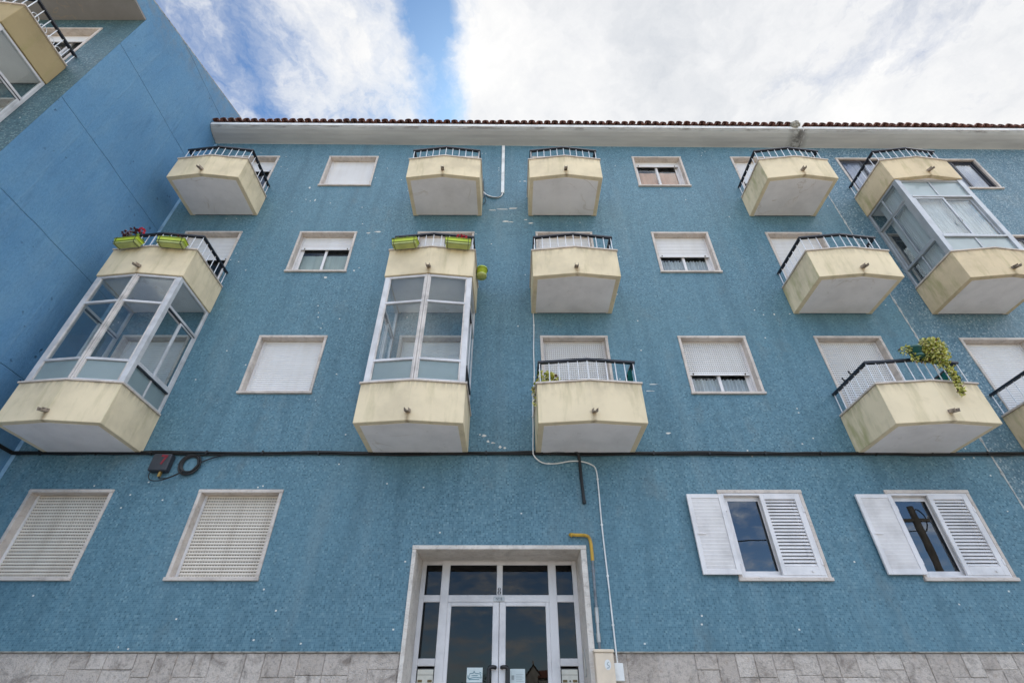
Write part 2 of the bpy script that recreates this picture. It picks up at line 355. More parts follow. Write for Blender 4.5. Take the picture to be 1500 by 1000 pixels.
M['curtain']=m_cloth('net_curtain',(.78,.80,.81),.3)
M['curtain_peach']=m_cloth('peach_curtain',(.95,.56,.38),.2)
M['curtain_green']=m_cloth('pale_green_curtain',(.56,.62,.56),.25)
M['lilac']=m_cloth('lilac_curtain',(.64,.61,.68),.3)
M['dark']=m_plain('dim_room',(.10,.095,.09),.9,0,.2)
M['spout']=m_plain('rusty_zinc_spout',(.30,.25,.21),.6,.2,.4,14)
M['cable']=m_plain('black_cable_rubber',(.010,.011,.012),.5,0,.2)
M['white_pvc']=m_plain('white_pvc',(.74,.75,.74),.45,0,.12)
M['lime']=m_plain('lime_plastic',(.46,.58,.035),.4,0,.10,5)
M['lime_pale']=m_plain('pale_lime_plastic_base',(.44,.50,.16),.5,0,.1,5)
M['black_wire']=m_plain('black_wire',(.02,.02,.02),.5,0,.1)
M['pot_green']=m_plain('dark_green_plastic',(.010,.085,.075),.35,0,.1)
M['ivy']=m_leaf('variegated_leaf',[(0,(.10,.16,.02)),(.10,(.48,.48,.09)),(.45,(.72,.70,.24)),(.72,(.78,.74,.44)),(.86,(.18,.08,.06)),(.94,(.05,.09,.02))])
M['leaf']=m_leaf('geranium_leaf',[(0,(.05,.13,.02)),(.5,(.10,.20,.03)),(.8,(.22,.33,.05))])
M['leaf_dark']=m_leaf('dark_leaf',[(0,(.012,.035,.012)),(.5,(.025,.06,.02)),(.85,(.06,.11,.03))])
M['petal_red']=m_leaf('red_petal',[(0,(.55,.012,.03)),(.5,(.38,.01,.02)),(.8,(.65,.04,.08))])
M['petal_dark']=m_leaf('wilted_petal',[(0,(.06,.012,.02)),(.5,(.10,.02,.02))])
M['petal_pink']=m_leaf('faded_petal',[(0,(.55,.42,.42)),(.5,(.45,.25,.25))])
M['teal_cloth']=m_cloth('teal_cloth',(.025,.16,.145),.25)
M['yellow']=m_plain('yellow_gas_pipe_paint',(.50,.30,.03),.45,0,.2,9)
M['pipe']=m_plain('grey_steel_pipe',(.20,.22,.24),.45,.3,.2,9)
M['cream_box']=m_plain('cream_meter_box',(.72,.60,.46),.55,0,.08,3)
M['box_dark']=m_plain('charcoal_box',(.030,.035,.045),.5,0,.1)
M['red']=m_plain('dark_red_print',(.20,.008,.022),.5,0,.1)
M['brass']=m_plain('brass_plug',(.42,.26,.08),.35,.6,.1)
M['paper']=m_plain('paper',(.62,.70,.70),.7,0,.05)
M['ink_teal']=m_plain('teal_ink',(.03,.16,.21),.7,0,.1)
M['ink_grey']=m_plain('grey_ink',(.33,.38,.38),.7,0,.1)
M['black']=m_plain('black_lacquer',(.010,.010,.012),.3,0,.1)
M['steel']=m_plain('brushed_steel',(.45,.44,.42),.35,.6,.15,8)
M['mail']=m_plain('ivory_mailbox_metal',(.68,.66,.58),.4,0,.1,5)
M['brown']=m_plain('brown_card',(.17,.12,.05),.7,0,.2)
M['old_plaster']=m_plain('greyed_joint_filler',(.46,.48,.47),.9,0,.3,9)
M['plaster']=m_plain('white_filler',(.66,.66,.62),.9,0,.2,9)
M['asphalt']=m_plain('pale_worn_asphalt',(.17,.16,.15),.9,0,.3,8,.5)
M['pave']=m_plain('limestone_pavement',(.50,.46,.40),.85,0,.2,6,.4)
M['earth']=m_plain('sandy_ground',(.40,.34,.25),.95,0,.3,.3,.4)
M['scrub']=m_plain('dark_scrub_hill',(.06,.075,.04),.95,0,.4,.2)
M['house']=m_plain('white_house_render',(.66,.63,.58),.85,0,.15,.6)
M['band']=m_plain('pale_blue_band_paint',(.24,.42,.60),.8,0,.15,3,.2)
M['wood']=m_plain('pole_concrete',(.16,.14,.12),.85,0,.25,4)

# ------------------------------------------------------------------ building pieces
def slat_sheet(mb,x0,x1,z0,z1,y,step=.047,depth=.009,slots=False,slotmat=1):
    n=max(1,round((z1-z0)/step)); st=(z1-z0)/n
    for i in range(n):
        a=z0+i*st; g=st*.25 if slots else st*.07
        prof=[(y+.006,a),(y,a+g),(y-depth*.7,a+g+(st-g)*.25),(y-depth,a+g+(st-g)*.55),(y-depth*.5,a+g+(st-g)*.85),(y+.002,a+st)]
        v=[]; 
        for yy,zz in prof: v+=[(x0,yy,zz),(x1,yy,zz)]
        k0=1 if slots else 0
        mb.cur=0; mb.add(v,[(2*k,2*k+1,2*k+3,2*k+2) for k in range(k0,len(prof)-1)],True)
        if slots:
            nd=max(4,int((x1-x0)/.038)); w=(x1-x0)/nd
            for d in range(nd):
                xa=x0+d*w; mb.cur=slotmat; mb.add([(xa,y+.003,a),(xa+w*.74,y+.003,a),(xa+w*.74,y,a+g),(xa,y,a+g)],[(0,1,2,3)])
                mb.cur=0; mb.add([(xa+w*.74,y+.001,a),(xa+w,y+.001,a),(xa+w,y-.001,a+g),(xa+w*.74,y-.001,a+g)],[(0,1,2,3)])
            mb.cur=0

def window(root,x0,zt,w=1.295,h=1.297,oy=0,shut=1.0,slots=False,cream=False,curtain=None,curtain_gap=.13,pane='glass',name='window',dark_frame=False,smooth=False,label=None,mirror=False,sill=True,yfo=.165):
    x1=x0+w; zb=zt-h; t=.05; dep=.19
    m=MB(); m.box(x0,x0+t,oy-.018,oy+dep,zb+.045,zt-.05); m.box(x1-t,x1,oy-.018,oy+dep,zb+.045,zt-.05)
    m.box(x0-.004,x1+.004,oy-.022,oy+dep,zt-.05,zt)
    if sill: m.box(x0-.012,x1+.012,oy-.04,oy+dep,zb,zb+.045)
    W=m.build(name,M['marble'],root,.004)
    if label: W['label']=label
    a,b=x0+t,x1-t; z0,z1=zb+.045,zt-.05; ys=oy+.135
    zs=z1-(z1-z0)*shut
    if not dark_frame:
        MB().box(a,a+.035,ys-.02,ys+.03,z0,z1).build('shutter_guide',M['alu_white'],W); MB().box(b-.035,b,ys-.02,ys+.03,z0,z1).build('shutter_guide',M['alu_white'],W)
        s=MB(); slat_sheet(s,a+.03,b-.03,zs+.045,z1,ys,.047,.004 if smooth else .009,slots)
        s.box(a+.03,b-.03,ys-.010,ys+.008,zs,zs+.045)
        if shut<.99:
            for xx in (a+.12,b-.12):
                s.cur=1; s.box(xx-.008,xx+.008,ys-.03,ys-.011,zs+.008,zs+.03)
            s.cur=0
        s.build('shutter',[M['shutter_cream'] if cream else M['shutter'],M['slot']],W)
    if shut<.99:
        fm=M['alu_dark'] if dark_frame else M['alu_white']; yf=oy+yfo; f=MB(); fw=.045
        f.box(a,a+fw,yf,yf+.05,z0,z1); f.box(b-fw,b,yf,yf+.05,z0,z1); f.box(a+fw,b-fw,yf,yf+.05,z0,z0+fw); f.box(a+fw,b-fw,yf,yf+.05,z1-fw,z1)
        f.build('window_frame',fm,W,.003)
        xm=(a+b)/2
        for i,(p,q,yy) in enumerate(((a+fw,xm+.03,yf+.005),(xm-.03,b-fw,yf+.028))):
            sm=MB(); sw=.055
            sm.box(p,p+sw,yy,yy+.022,z0+fw,z1-fw); sm.box(q-sw,q,yy,yy+.022,z0+fw,z1-fw); sm.box(p+sw,q-sw,yy,yy+.022,z0+fw,z0+fw+sw); sm.box(p+sw,q-sw,yy,yy+.022,z1-fw-sw,z1-fw)
            sm.build('sash',fm,W,.002)
            MB().box(p+sw,q-sw,yy+.009,yy+.014,z0+fw+sw,z1-fw-sw).build('pane',M[pane],W)
        if curtain:
            c=MB(); n=90; v=[]; top=min(zs,z1)-curtain_gap if shut>0 else z1-curtain_gap
            for i in range(n+1):
                x=a+.03+(b-a-.06)*i/n; yy=yf+.072+(.022*math.sin(i*1.15)+.012*math.sin(i*.47+1) if curtain=='curtain' or curtain=='lilac' else .003*math.sin(i*.3))
                v+=[(x,yy,z0),(x,yy,top)]
            c.add(v,[(2*i,2*i+2,2*i+3,2*i+1) for i in range(n)],True); c.build('curtain',M[curtain],W)
    return W

def bal_poly(x0,x1,oy,off=0,d=1.04,bow=.095):
    xm=(x0+x1)/2
    return [(x0-off,oy),(x0-off,oy-d-off),(xm,oy-d-bow-off),(x1+off,oy-d-off),(x1+off,oy)]

def balcony(root,x0,x1,zb,oy=0,mat='cream',rings=False,label=None):
    P=bal_poly(x0,x1,oy); I=bal_poly(x0,x1,oy,-.12); m=MB()
    P2=[(a,b-(.002 if b==oy else 0)) for a,b in P]; I2=[(a,b-(.002 if b==oy else 0)) for a,b in I]
    m.ring(P2,I2,zb,zb+.67)
    B=m.build('balcony',M[mat],root,.006)
    if label: B['label']=label
    B['spout_x']=(x0+x1)/2; B['spout_z']=zb+.125
    s=MB(); q=bal_poly(x0,x1,oy,-.085); s.prism([(a,b-(.03 if b==oy else 0)) for a,b in q],zb-.004,zb+.02); s.build('soffit',M['soffit'],B)
    s=MB(); q=bal_poly(x0,x1,oy,-.122); s.prism([(a,b-(.003 if b==oy else 0)) for a,b in q],zb+.021,zb+.18); s.build('floor_slab',M['mortar'],B)
    c=MB(); O=bal_poly(x0,x1,oy,.022); J=bal_poly(x0,x1,oy,-.135)
    c.ring([(a,b-(.022 if b==oy else 0)) for a,b in O],[(a,b-(.022 if b==oy else 0)) for a,b in J],zb+.6705,zb+.70); c.build('coping',M['marble'],B,.004)
    sp=MB(); xm=(x0+x1)/2; yy=oy-1.04-.095; jx=rnd.uniform(-.015,.03); tl=rnd.uniform(.03,.05); zc=zb+.125
    for a,b in (((-.028,.014),(-.028,.052)),((.028,.014),(.028,.052))):
        pass
    n0=Vector((xm+jx,yy+.03,zc+.01)); n1=Vector((xm+jx+rnd.uniform(-.012,.012),yy-.12,zc-tl))
    sp.bar(n0,n1,.062,.004)
    for sx in (-.031,.031): sp.bar(n0+Vector((sx,0,.024)),n1+Vector((sx,0,.022)),.004,.05)
    sp.build('drain_spout',M['spout'],B)
    return B

def railing(B,x0,x1,zb,oy=0,rings=False):
    L=bal_poly(x0,x1,oy,-.055,bow=.09); L=[(a,b) for a,b in L]; zt=zb+1.10; zc=zb+.70
    h=MB(); xm=(x0+x1)/2
    O=[(a,b-(.01 if b==oy else 0)) for a,b in bal_poly(x0,x1,oy,-.025,bow=.09)]; I=[(a,b-(.01 if b==oy else 0)) for a,b in bal_poly(x0,x1,oy,-.085,bow=.09)]
    h.ring(O,I,zt-.012,zt+.028); h.build('handrail',M['rail'],B,.005)
    r=MB()
    def row(p,q,n,first,last):
        for i in range(n+1):
            if (i==0 and not first) or (i==n and not last): continue
            t=i/n; x=p[0]+(q[0]-p[0])*t; y=p[1]+(q[1]-p[1])*t
            if abs(y-oy)<.03: y=oy-.03
            r.tube([(x,y,zc-.01),(x,y,zt-.01)],.0085,6)
    row(L[0],L[1],6,True,False); row(L[1],L[2],5,True,False); row(L[2],L[3],5,True,True); row(L[3],L[4],6,False,True)
    for k in range(4):
        p,q=L[k],L[k+1]; r.bar((p[0],p[1]-(.02 if p[1]==oy else 0),zc+.03),(q[0],q[1]-(.02 if q[1]==oy else 0),zc+.03),.012,.018)
    if rings:
        for k in range(4):
            yy=oy-.25-.19*k; pts=[(L[3][0],yy+.07*math.cos(a),zc+.10+.07*math.sin(a)) for a in [2*math.pi*i/18 for i in range(19)]]
            r.tube(pts,.006,5)
    r.build('railing',M['baluster'],B)

def enclosure(root,x0,x1,zb0,zb1,oy=0,flat=False,grey=False,d=1.04):
    """glazed box between the parapet of one balcony and the underside of the next"""
    z0=zb0+.7005; z1=zb1-.006; fm=M['alu_grey'] if grey else M['alu_silver']; fm2=M['alu_grey'] if grey else M['alu_pink']
    zl=zb0+1.12; zu=zb0+2.34
    if grey: zl=zb0+1.17; zu=zb0+2.42
    bow=0 if flat else .09; ins=.02; xm=(x0+x1)/2
    A=(x0+ins,oy-d+ins); C=(xm,oy-d-bow+ins); D=(x1-ins,oy-d+ins)
    m=MB(); pw=.088 if not grey else .105
    for (px,sx) in ((A[0],1),(D[0],-1)):      # corner posts and wall posts
        xa,xb=sorted((px,px+sx*pw)); m.box(xa,xb,A[1],A[1]+pw,z0,z1)
        xa,xb=sorted((px,px+sx*.05)); m.box(xa,xb,oy-.06,oy-.003,z0,z1)
    def seg(p,q,z,w=.05,hh=.055,dy=0):
        m.bar((p[0],p[1]+dy,z),(q[0],q[1]+dy,z),w,hh)
    def inset(p,q,t0,t1):
        v=Vector((q[0]-p[0],q[1]-p[1])); Ln=v.length; v/=Ln
        return (p[0]+v.x*t0,p[1]+v.y*t0),(q[0]-v.x*t1,q[1]-v.y*t1)
    e=MB()
    if flat: spans=[((A[0],A[1]+.04),(D[0],D[1]+.04))]
    else: spans=[((A[0],A[1]+.03),(C[0],C[1]+.03)),((C[0],C[1]+.03),(D[0],D[1]+.03))]
    panes=[]; tracks=[]
    if not flat:
        # double centre mullion
        e.box(xm-.034,xm-.005,C[1]+.002,C[1]+.06,z0,z1); e.box(xm+.005,xm+.034,C[1]+.002,C[1]+.06,z0,z1); e.box(xm-.006,xm+.006,C[1]+.02,C[1]+.05,z0,z1)
        for i,(p,q) in enumerate(spans):
            p2,q2=inset(p,q,pw if i==0 else .034,.034 if i==0 else pw)
            for z in (z0+.025,zl,zu,z1-.025): seg(p2,q2,z,.05,.046)
            # slim side stiles
            for t_ in (0,1):
                pt=p2 if t_==0 else q2; dr=1 if t_==0 else -1
                e.box(*sorted((pt[0],pt[0]+dr*.024)),pt[1]-.02,pt[1]+.02,z0+.053,z1-.053)
            for (za,zb_),kind in (((z0+.05,zl-.027),'frost'),((zl+.027,zu-.027),'glass'),((zu+.027,z1-.05),'glass')):
                pn=MB(); pn.bar((p2[0],p2[1]+.005,(za+zb_)/2),(q2[0],q2[1]+.005,(za+zb_)/2),.006,zb_-za); panes.append((pn,kind))
    else:
        p,q=spans[0]; p2,q2=inset(p,q,pw,pw)
        for z in (z0+.03,z1-.03): seg(p2,q2,z,.05,.06)
        for z in (zl,zu): seg(p2,q2,z,.07,.05,-.01)
        e.box(xm-.02,xm+.02,p2[1]-.02,p2[1]+.02,z0+.06,zl-.026); e.box(xm-.02,xm+.02,p2[1]-.02,p2[1]+.02,zu+.026,z1-.06)
        for (za,zb_),kind in (((z0+.06,zl-.027),'frost_pale'),((zu+.027,z1-.06),'frost_pale')):
            for xa,xb in ((p2[0],xm-.02),(xm+.02,q2[0])):
                panes.append((MB().box(xa,xb,p2[1]-.003,p2[1]+.003,za,zb_),kind))
        for k,(xa,xb,yy) in enumerate(((p2[0],xm+.03,p2[1]-.018),(xm-.03,q2[0],p2[1]+.012))):
            za,zb_=zl+.027,zu-.027
            for u0,u1,w0,w1 in ((xa,xa+.045,za,zb_),(xb-.045,xb,za,zb_),(xa+.045,xb-.045,za,za+.05),(xa+.045,xb-.045,zb_-.05,zb_)): e.box(u0,u1,yy-.012,yy+.012,w0,w1)
            panes.append((MB().box(xa+.045,xb-.045,yy-.003,yy+.003,za+.05,zb_-.05),'glass'))
    # cheeks: a row above, two sliding leaves, a row below
    for px,sx in ((A[0],1),(D[0],-1)):
        xc=px+sx*.03; ya,yb=A[1]+pw,oy-.06; ym=(ya+yb)/2
        for z in (z0+.025,z1-.025): m.box(xc-.025,xc+.025,ya,yb,z-.025,z+.025)
        for z in (zl,zu): m.box(xc-.035,xc+.035,ya,yb,z-.025,z+.025)
        m.box(xc-.018,xc+.018,ym-.018,ym+.018,z0+.05,zl-.026)
        fr='frost' if not grey else 'glass'
        for u,w in ((ya,ym-.018),(ym+.018,yb)):
            panes.append((MB().box(xc-.003,xc+.003,u,w,z0+.05,zl-.026),fr))
        if grey:
            m.box(xc-.018,xc+.018,ym-.018,ym+.018,zu+.026,z1-.05)
            for u,w in ((ya,ym-.018),(ym+.018,yb)): panes.append((MB().box(xc-.003,xc+.003,u,w,zu+.026,z1-.05),'glass'))
        else:
            panes.append((MB().box(xc-.003,xc+.003,ya,yb,zu+.026,z1-.05),'glass'))
        if not grey:
            tracks+=[MB().box(xc-.042,xc+.042,ya,yb,zl-.052,zl-.026),MB().box(xc-.030,xc+.030,ya,yb,zu-.046,zu-.026)]
        za,zb_=zl+.026,zu-.026
        for k,(u,w,xx) in enumerate(((ya,ym+.03,xc-.016),(ym-.03,yb,xc+.016))):
            for a0,a1,w0,w1 in ((u,u+.045,za,zb_),(w-.045,w,za,zb_),(u+.045,w-.045,za,za+.045),(u+.045,w-.045,zb_-.045,zb_)): m.box(xx-.011,xx+.011,a0,a1,w0,w1)
            panes.append((MB().box(xx-.003,xx+.003,u+.045,w-.045,za+.045,zb_-.045),'glass'))
    m2=m
    En=m2.build('balcony_enclosure',fm,root,.004)
    e.build('front_mullions',fm2,En,.003)
    for q in tracks: q.build('sliding_track',M['alu_dark'],En)
    for pn,k in panes: pn.build('frosted_pane' if k.startswith('frost') else 'pane',M[k],En)
    if grey:
        c=MB(); n=150; v=[]
        for i in range(n+1):
            x=x0+.16+(x1-x0-.32)*i/n; yy=oy-d+.16+.020*math.sin(i*.92)+.008*math.sin(i*.37); v+=[(x,yy,z0+.04),(x,yy,z1-.05)]
        c.add(v,[(2*i,2*i+2,2*i+3,2*i+1) for i in range(n)],True)
        for px in (x0+.14,):
            v=[]
            for i in range(91):
                yy=oy-d+.18+(d-.45)*i/90; v+=[(px+.020*math.sin(i*.95),yy,z0+.04),(px+.020*math.sin(i*.95),yy,z1-.05)]
            c.add(v,[(2*i,2*i+2,2*i+3,2*i+1) for i in range(90)],True)
        c.build('curtain',M['curtain'],En)
        h=MB(); h.tube([(xm-.06,oy-d+.0,zl+.52),(xm-.06,oy-d-.03,zl+.50),(xm-.06,oy-d-.03,zl+.40),(xm-.06,oy-d+.0,zl+.38)],.008,6); h.build('handle',M['alu_grey'],En)
    return En

def wall_sheet(root,name,mat,x0,x1,z0,z1,holes,oy=0,depth=.25):
    """one wall sheet with real openings and reveals"""
    xs=sorted({x0,x1,*[v for h in holes for v in h[:2]]}); zs=sorted({z0,z1,*[v for h in holes for v in h[2:]]})
    # keep quads small enough to shade evenly
    m=MB()
    def hole(x,z): return any(h[0]<x<h[1] and h[2]<z<h[3] for h in holes)
    for i in range(len(xs)-1):
        for k in range(len(zs)-1):
            if hole((xs[i]+xs[i+1])/2,(zs[k]+zs[k+1])/2): continue
            m.add([(xs[i],oy,zs[k]),(xs[i+1],oy,zs[k]),(xs[i+1],oy,zs[k+1]),(xs[i],oy,zs[k+1])],[(0,1,2,3)])
    for a,b,c,d in holes:
        y=oy+depth
        m.add([(a,oy,c),(a,y,c),(a,y,d),(a,oy,d)],[(0,1,2,3)]); m.add([(b,oy,c),(b,y,c),(b,y,d),(b,oy,d)],[(3,2,1,0)])
        m.add([(a,oy,d),(b,oy,d),(b,y,d),(a,y,d)],[(3,2,1,0)]); (m.add([(a,oy,c),(b,oy,c),(b,y,c),(a,y,c)],[(0,1,2,3)]) if c>z0+.01 else None)
    return m.build(name,mat,root)

def shell(root,x0,x1,y0,y1,z1,floors,oy):
    m=MB(); t=.25
    m.box(x0,x1,y1-t,y1,0,z1); m.box(x0,x0+t,oy+.01,y1-t-.003,0,z1); m.box(x1-t,x1,oy+.01,y1-t-.003,0,z1)
    m.build('rear_and_party_walls',M['house'],root)
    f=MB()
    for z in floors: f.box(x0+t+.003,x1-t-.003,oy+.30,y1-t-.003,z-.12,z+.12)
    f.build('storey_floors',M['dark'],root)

SL=.0105      # the old eaves drop a little towards the right
def eaves(root,x0,x1,z,oy=0,dz=0,sl=SL,left_end=True):
    def zz(x,h): return h-sl*x
    prof=[(.02,13.84),(-.004,13.895),(-.05,13.905),(-.16,13.925),(-.27,13.955),(-.36,13.995),(-.415,14.035),(-.425,14.055),(-.40,14.07),(.25,14.09),(.25,13.84)]
    m=MB(); n=len(prof); v=[]
    for x in (x0,x1): v+=[(x,oy+a,zz(x,b+dz)) for a,b in prof]
    fs=[(i,n+i,n+(i+1)%n,(i+1)%n) for i in range(n)]+[tuple(range(n)),tuple(range(2*n-1,n-1,-1))]
    m.add(v,fs); m.build('cornice',M['cornice'],root)
    g=MB(); v=[]
    pf=[(-.45,14.062),(-.45,14.165),(-.30,14.175),(-.30,14.072)]
    for x in (x0,x1): v+=[(x,oy+a,zz(x,b+dz)) for a,b in pf]
    g.add(v,[(0,4,5,1),(1,5,6,2),(2,6,7,3),(3,7,4,0),(0,1,2,3),(7,6,5,4)]); g.build('fascia',M['fascia'],root,.004)
    # barrel tiles: channels below, covers above, each with its own thickness
    r=MB(); pitch=.207; sl2=.36; y0=oy-.50; y1=oy+4.6; k=int((x1-x0)/pitch); S=7
    for i in range(k):
        xc=x0+pitch*(i+.5)+rnd.uniform(-.006,.006)
        for kind in (0,1):
            cx=xc if kind else xc+pitch/2
            if not kind and i==k-1: continue
            jy=rnd.uniform(-.02,.02); jz=rnd.uniform(-.006,.006); v=[]
            R0,R1=(.089,.072) if kind else (.078,.062)
            for yy in (y0+jy-(0 if kind else -.02),y1):
                zb=14.19+dz-sl*cx+(yy-y0)*sl2+jz+(.034 if kind else .060)
                for rr in (R0,R1):
                    for s in range(S+1):
                        a=math.pi*s/S; v.append((cx+rr*math.cos(a),yy,zb+(rr if kind else -rr)*math.sin(a)*(.95 if kind else .85)))
            q=S+1; fs=[]
            for s in range(S):
                fs+=[(s,s+1,2*q+s+1,2*q+s),(q+s+1,q+s,3*q+s,3*q+s+1),(s+1,s,q+s,q+s+1)]
            r.add(v,fs,False)
    # the roof board under the tiles and the rear slope
    v=[]
    for x in (x0,x1): v+=[(x,oy-.30,zz(x,14.15+dz)),(x,oy+4.6,zz(x,15.92+dz)),(x,oy+9.2,zz(x,14.2+dz)),(x,oy+9.2,zz(x,14.1+dz)),(x,oy+4.6,zz(x,15.80+dz)),(x,oy-.30,zz(x,14.10+dz))]
    r.add(v,[(i,6+i,6+(i+1)%6,(i+1)%6) for i in range(6)]+[(5,4,3,2,1,0),(6,7,8,9,10,11)])
    return r.build('roof',M['tile'],root)

# ------------------------------------------------------------------ setting
g=MB(); g.add([(-700,-700,0),(700,-700,0),(700,700,0),(-700,700,0)],[(0,1,2,3)]); tag(g.build('ground',M['earth']),kind='structure')
g=MB(); g.box(-60,60,-11.5,-4.2,-.2,.004); tag(g.build('road',M['asphalt']),kind='structure')
g=MB(); g.box(-60,60,-4.2,.35,-.2,.13); tag(g.build('pavement',M['pave'],None,.02),kind='structure')
g=MB(); g.box(-60,60,-15.5,-11.5,-.2,.131); tag(g.build('far_pavement',M['pave'],None,.02),kind='structure')

g=MB(); nx,ny=24,12; v=[]
for j in range(ny+1):
    for i in range(nx+1):
        x=-160+320*i/nx; yy=-120-120*j/ny; hgt=10.5*math.sin(min(1,j/8)*math.pi/2)*(1+.12*math.sin(i*.9)+.08*math.sin(i*2.1))*math.exp(-((i-12)/11)**4)-.3
        v.append((x,yy,hgt))
g.add(v,[(j*(nx+1)+i,(j+1)*(nx+1)+i,(j+1)*(nx+1)+i+1,j*(nx+1)+i+1) for j in range(ny) for i in range(nx)],True); tag(g.build('hill',M['scrub']),kind='structure')

# ------------------------------------------------------------------ central building
C=empty('apartment_building',(0,0,0),'four storey blue mosaic apartment block with entrance door number 8, in the middle','building')
ZB={2:4.93,3:7.91,4:10.92}; ZT={1:4.33,2:7.346,3:10.345,4:13.355}
COLS={'ll':(-7.54,-5.965),'l':(-2.305,-.696),'c':(.397,1.998),'r':(5.607,7.166)}
DOORS={'ll':-7.405,'l':-2.127,'c':.553,'r':5.785}
XA,XB=-4.805,3.180; WW,WH=1.295,1.297; DW=1.285
holes=[]
def H(x,zt,w=WW,h=WH): holes.append((x+.004,x+w-.004,zt-h+.004,zt-.004))
for f in (2,3,4):
    H(XA,ZT[f]); H(XB,ZT[f])
    for k in DOORS: H(DOORS[k],ZT[f],DW,2.28)
for x in (-7.412,XA,XB,5.762): H(x,ZT[1])
holes.append((-1.41,1.08,2.195,3.50))
wall_sheet(C,'wall',M['mosaic'],-8.06,7.762,2.195,14.0,holes)
shell(C,-8.05,7.75,0,9,14.15,(4.99,7.97,10.98,13.98),.0)
win_defs=[(XA,4,dict(shut=1,smooth=True)),(XA,3,dict(shut=.34,curtain='curtain_green',curtain_gap=.09,smooth=True)),(XA,2,dict(shut=1)),
 (XB,4,dict(shut=.17,curtain='curtain_peach',curtain_gap=.13,smooth=True)),(XB,3,dict(shut=.52,curtain='curtain',curtain_gap=.03)),(XB,2,dict(shut=.63,slots=True,curtain='curtain',curtain_gap=.03)),
 (-7.412,1,dict(shut=1,slots=True,cream=True)),(XA,1,dict(shut=1,slots=True,cream=True))]
for x,f,kw in win_defs: window(C,x,ZT[f],**kw)
door_defs=[('ll',4,dict(shut=.20,smooth=True)),('ll',3,dict(shut=.34)),('ll',2,dict(shut=.97)),('l',4,dict(shut=.6)),('l',3,dict(shut=.42,curtain='lilac')),('l',2,dict(shut=.97)),
 ('c',4,dict(shut=.6)),('c',3,dict(shut=.97)),('c',2,dict(shut=.97,slots=True)),('r',4,dict(shut=.42,smooth=True)),('r',3,dict(shut=.66)),('r',2,dict(shut=.80,slots=True))]
for k,f,kw in door_defs: window(C,DOORS[k],ZT[f],DW,2.28,name='balcony_door',sill=False,**kw)
# louvred ground-floor windows
def louvre_window(root,x0,zt):
    W=window(root,x0,zt,shut=0.0,dark_frame=True,yfo=.062,pane='glass_dark',label='window with one louvred leaf folded open')
    for ch in list(W.children):
        if ch.name.startswith(('window_frame','sash')): ch.data.materials[0]=M['alu_white']
    w=WW; h=WH; zb=zt-h; a,b=x0+.05,x0+w-.05; z0,z1=zb+.045,zt-.05
    f=MB(); f.box(a,a+.03,-.012,.05,z0,z1); f.box(b-.03,b,-.012,.05,z0,z1); f.box(a+.03,b-.03,-.012,.05,z1-.035,z1); f.box(a+.03,b-.03,-.012,.05,z0,z0+.03); f.build('shutter_frame',M['alu_white'],W,.003)
    def leaf(xa,xb,y,za,zb_,openleaf):
        m=MB(); s=.062
        m.box(xa,xa+s,y-.018,y+.018,za,zb_); m.box(xb-s,xb,y-.018,y+.018,za,zb_)
        m.box(xa+s,xb-s,y-.018,y+.018,zb_-s,zb_); m.box(xa+s,xb-s,y-.018,y+.018,za,za+s*(1.1 if openleaf else 1.9))
        zlo=za+s*(1.1 if openleaf else 1.9); n=20; st=(zb_-s-zlo)/n
        for i in range(n):
            zc=zlo+(i+.5)*st
            if openleaf: m.bar((xa+s,y,zc),(xb-s,y,zc),.010,st*1.10,(0,-.22,1))
            else: m.bar((xa+s,y+.004,zc),(xb-s,y+.004,zc),.008,st*1.02,(0,.62,1))
        if openleaf:
            m.bar((xa+s*.6,y-.03,za+.55),(xa+s+.10,y-.025,za+.545),.012,.012)
        else:
            m.tube([(xb-s-.10,y-.017,za+.055),(xb-s-.10,y-.035,za+.055)],.016,8)
        m.build('louvre_leaf',M['alu_white'],W,.003)
    leaf(b-.615,b-.028,.0,z0+.03,z1-.035,False)
    leaf(x0-.505,x0+.035,-.05,zb+.075,zt-.085,True)
    for z in (zb+.25,zt-.3):
        MB().box(x0+.03,x0+.06,-.055,-.02,z-.04,z+.04).build('hinge',M['alu_white'],W); MB().box(b-.03,b-.004,-.024,-.01,z-.04,z+.04).build('hinge',M['alu_white'],W)
louvre_window(C,XB,ZT[1]); louvre_window(C,5.762,ZT[1])
for k,(a,b) in COLS.items():
    for f in (2,3,4):
        B=balcony(C,a,b,ZB[f])
        if not (k in('ll','l') and f==2): railing(B,a,b,ZB[f])
for k in ('ll','l'): enclosure(C,*COLS[k],ZB[2],ZB[3])
RF=eaves(C,-8.045,7.755,0)
mo=MB()
for i in range(9): mo.lathe([(.0,-.07),(.06,-.05),(.085,0),(.06,.05),(0,.075)],(7.60+rnd.uniform(-.10,.12),-.46+rnd.uniform(-.03,.05),14.13+rnd.uniform(-.05,.09)),7,False)
mo.build('mortar_lump',M['mortar'],RF)
MB().box(-8.056,-7.985,-.006,.0,2.2,13.93).build('corner_band',M['band'],C)
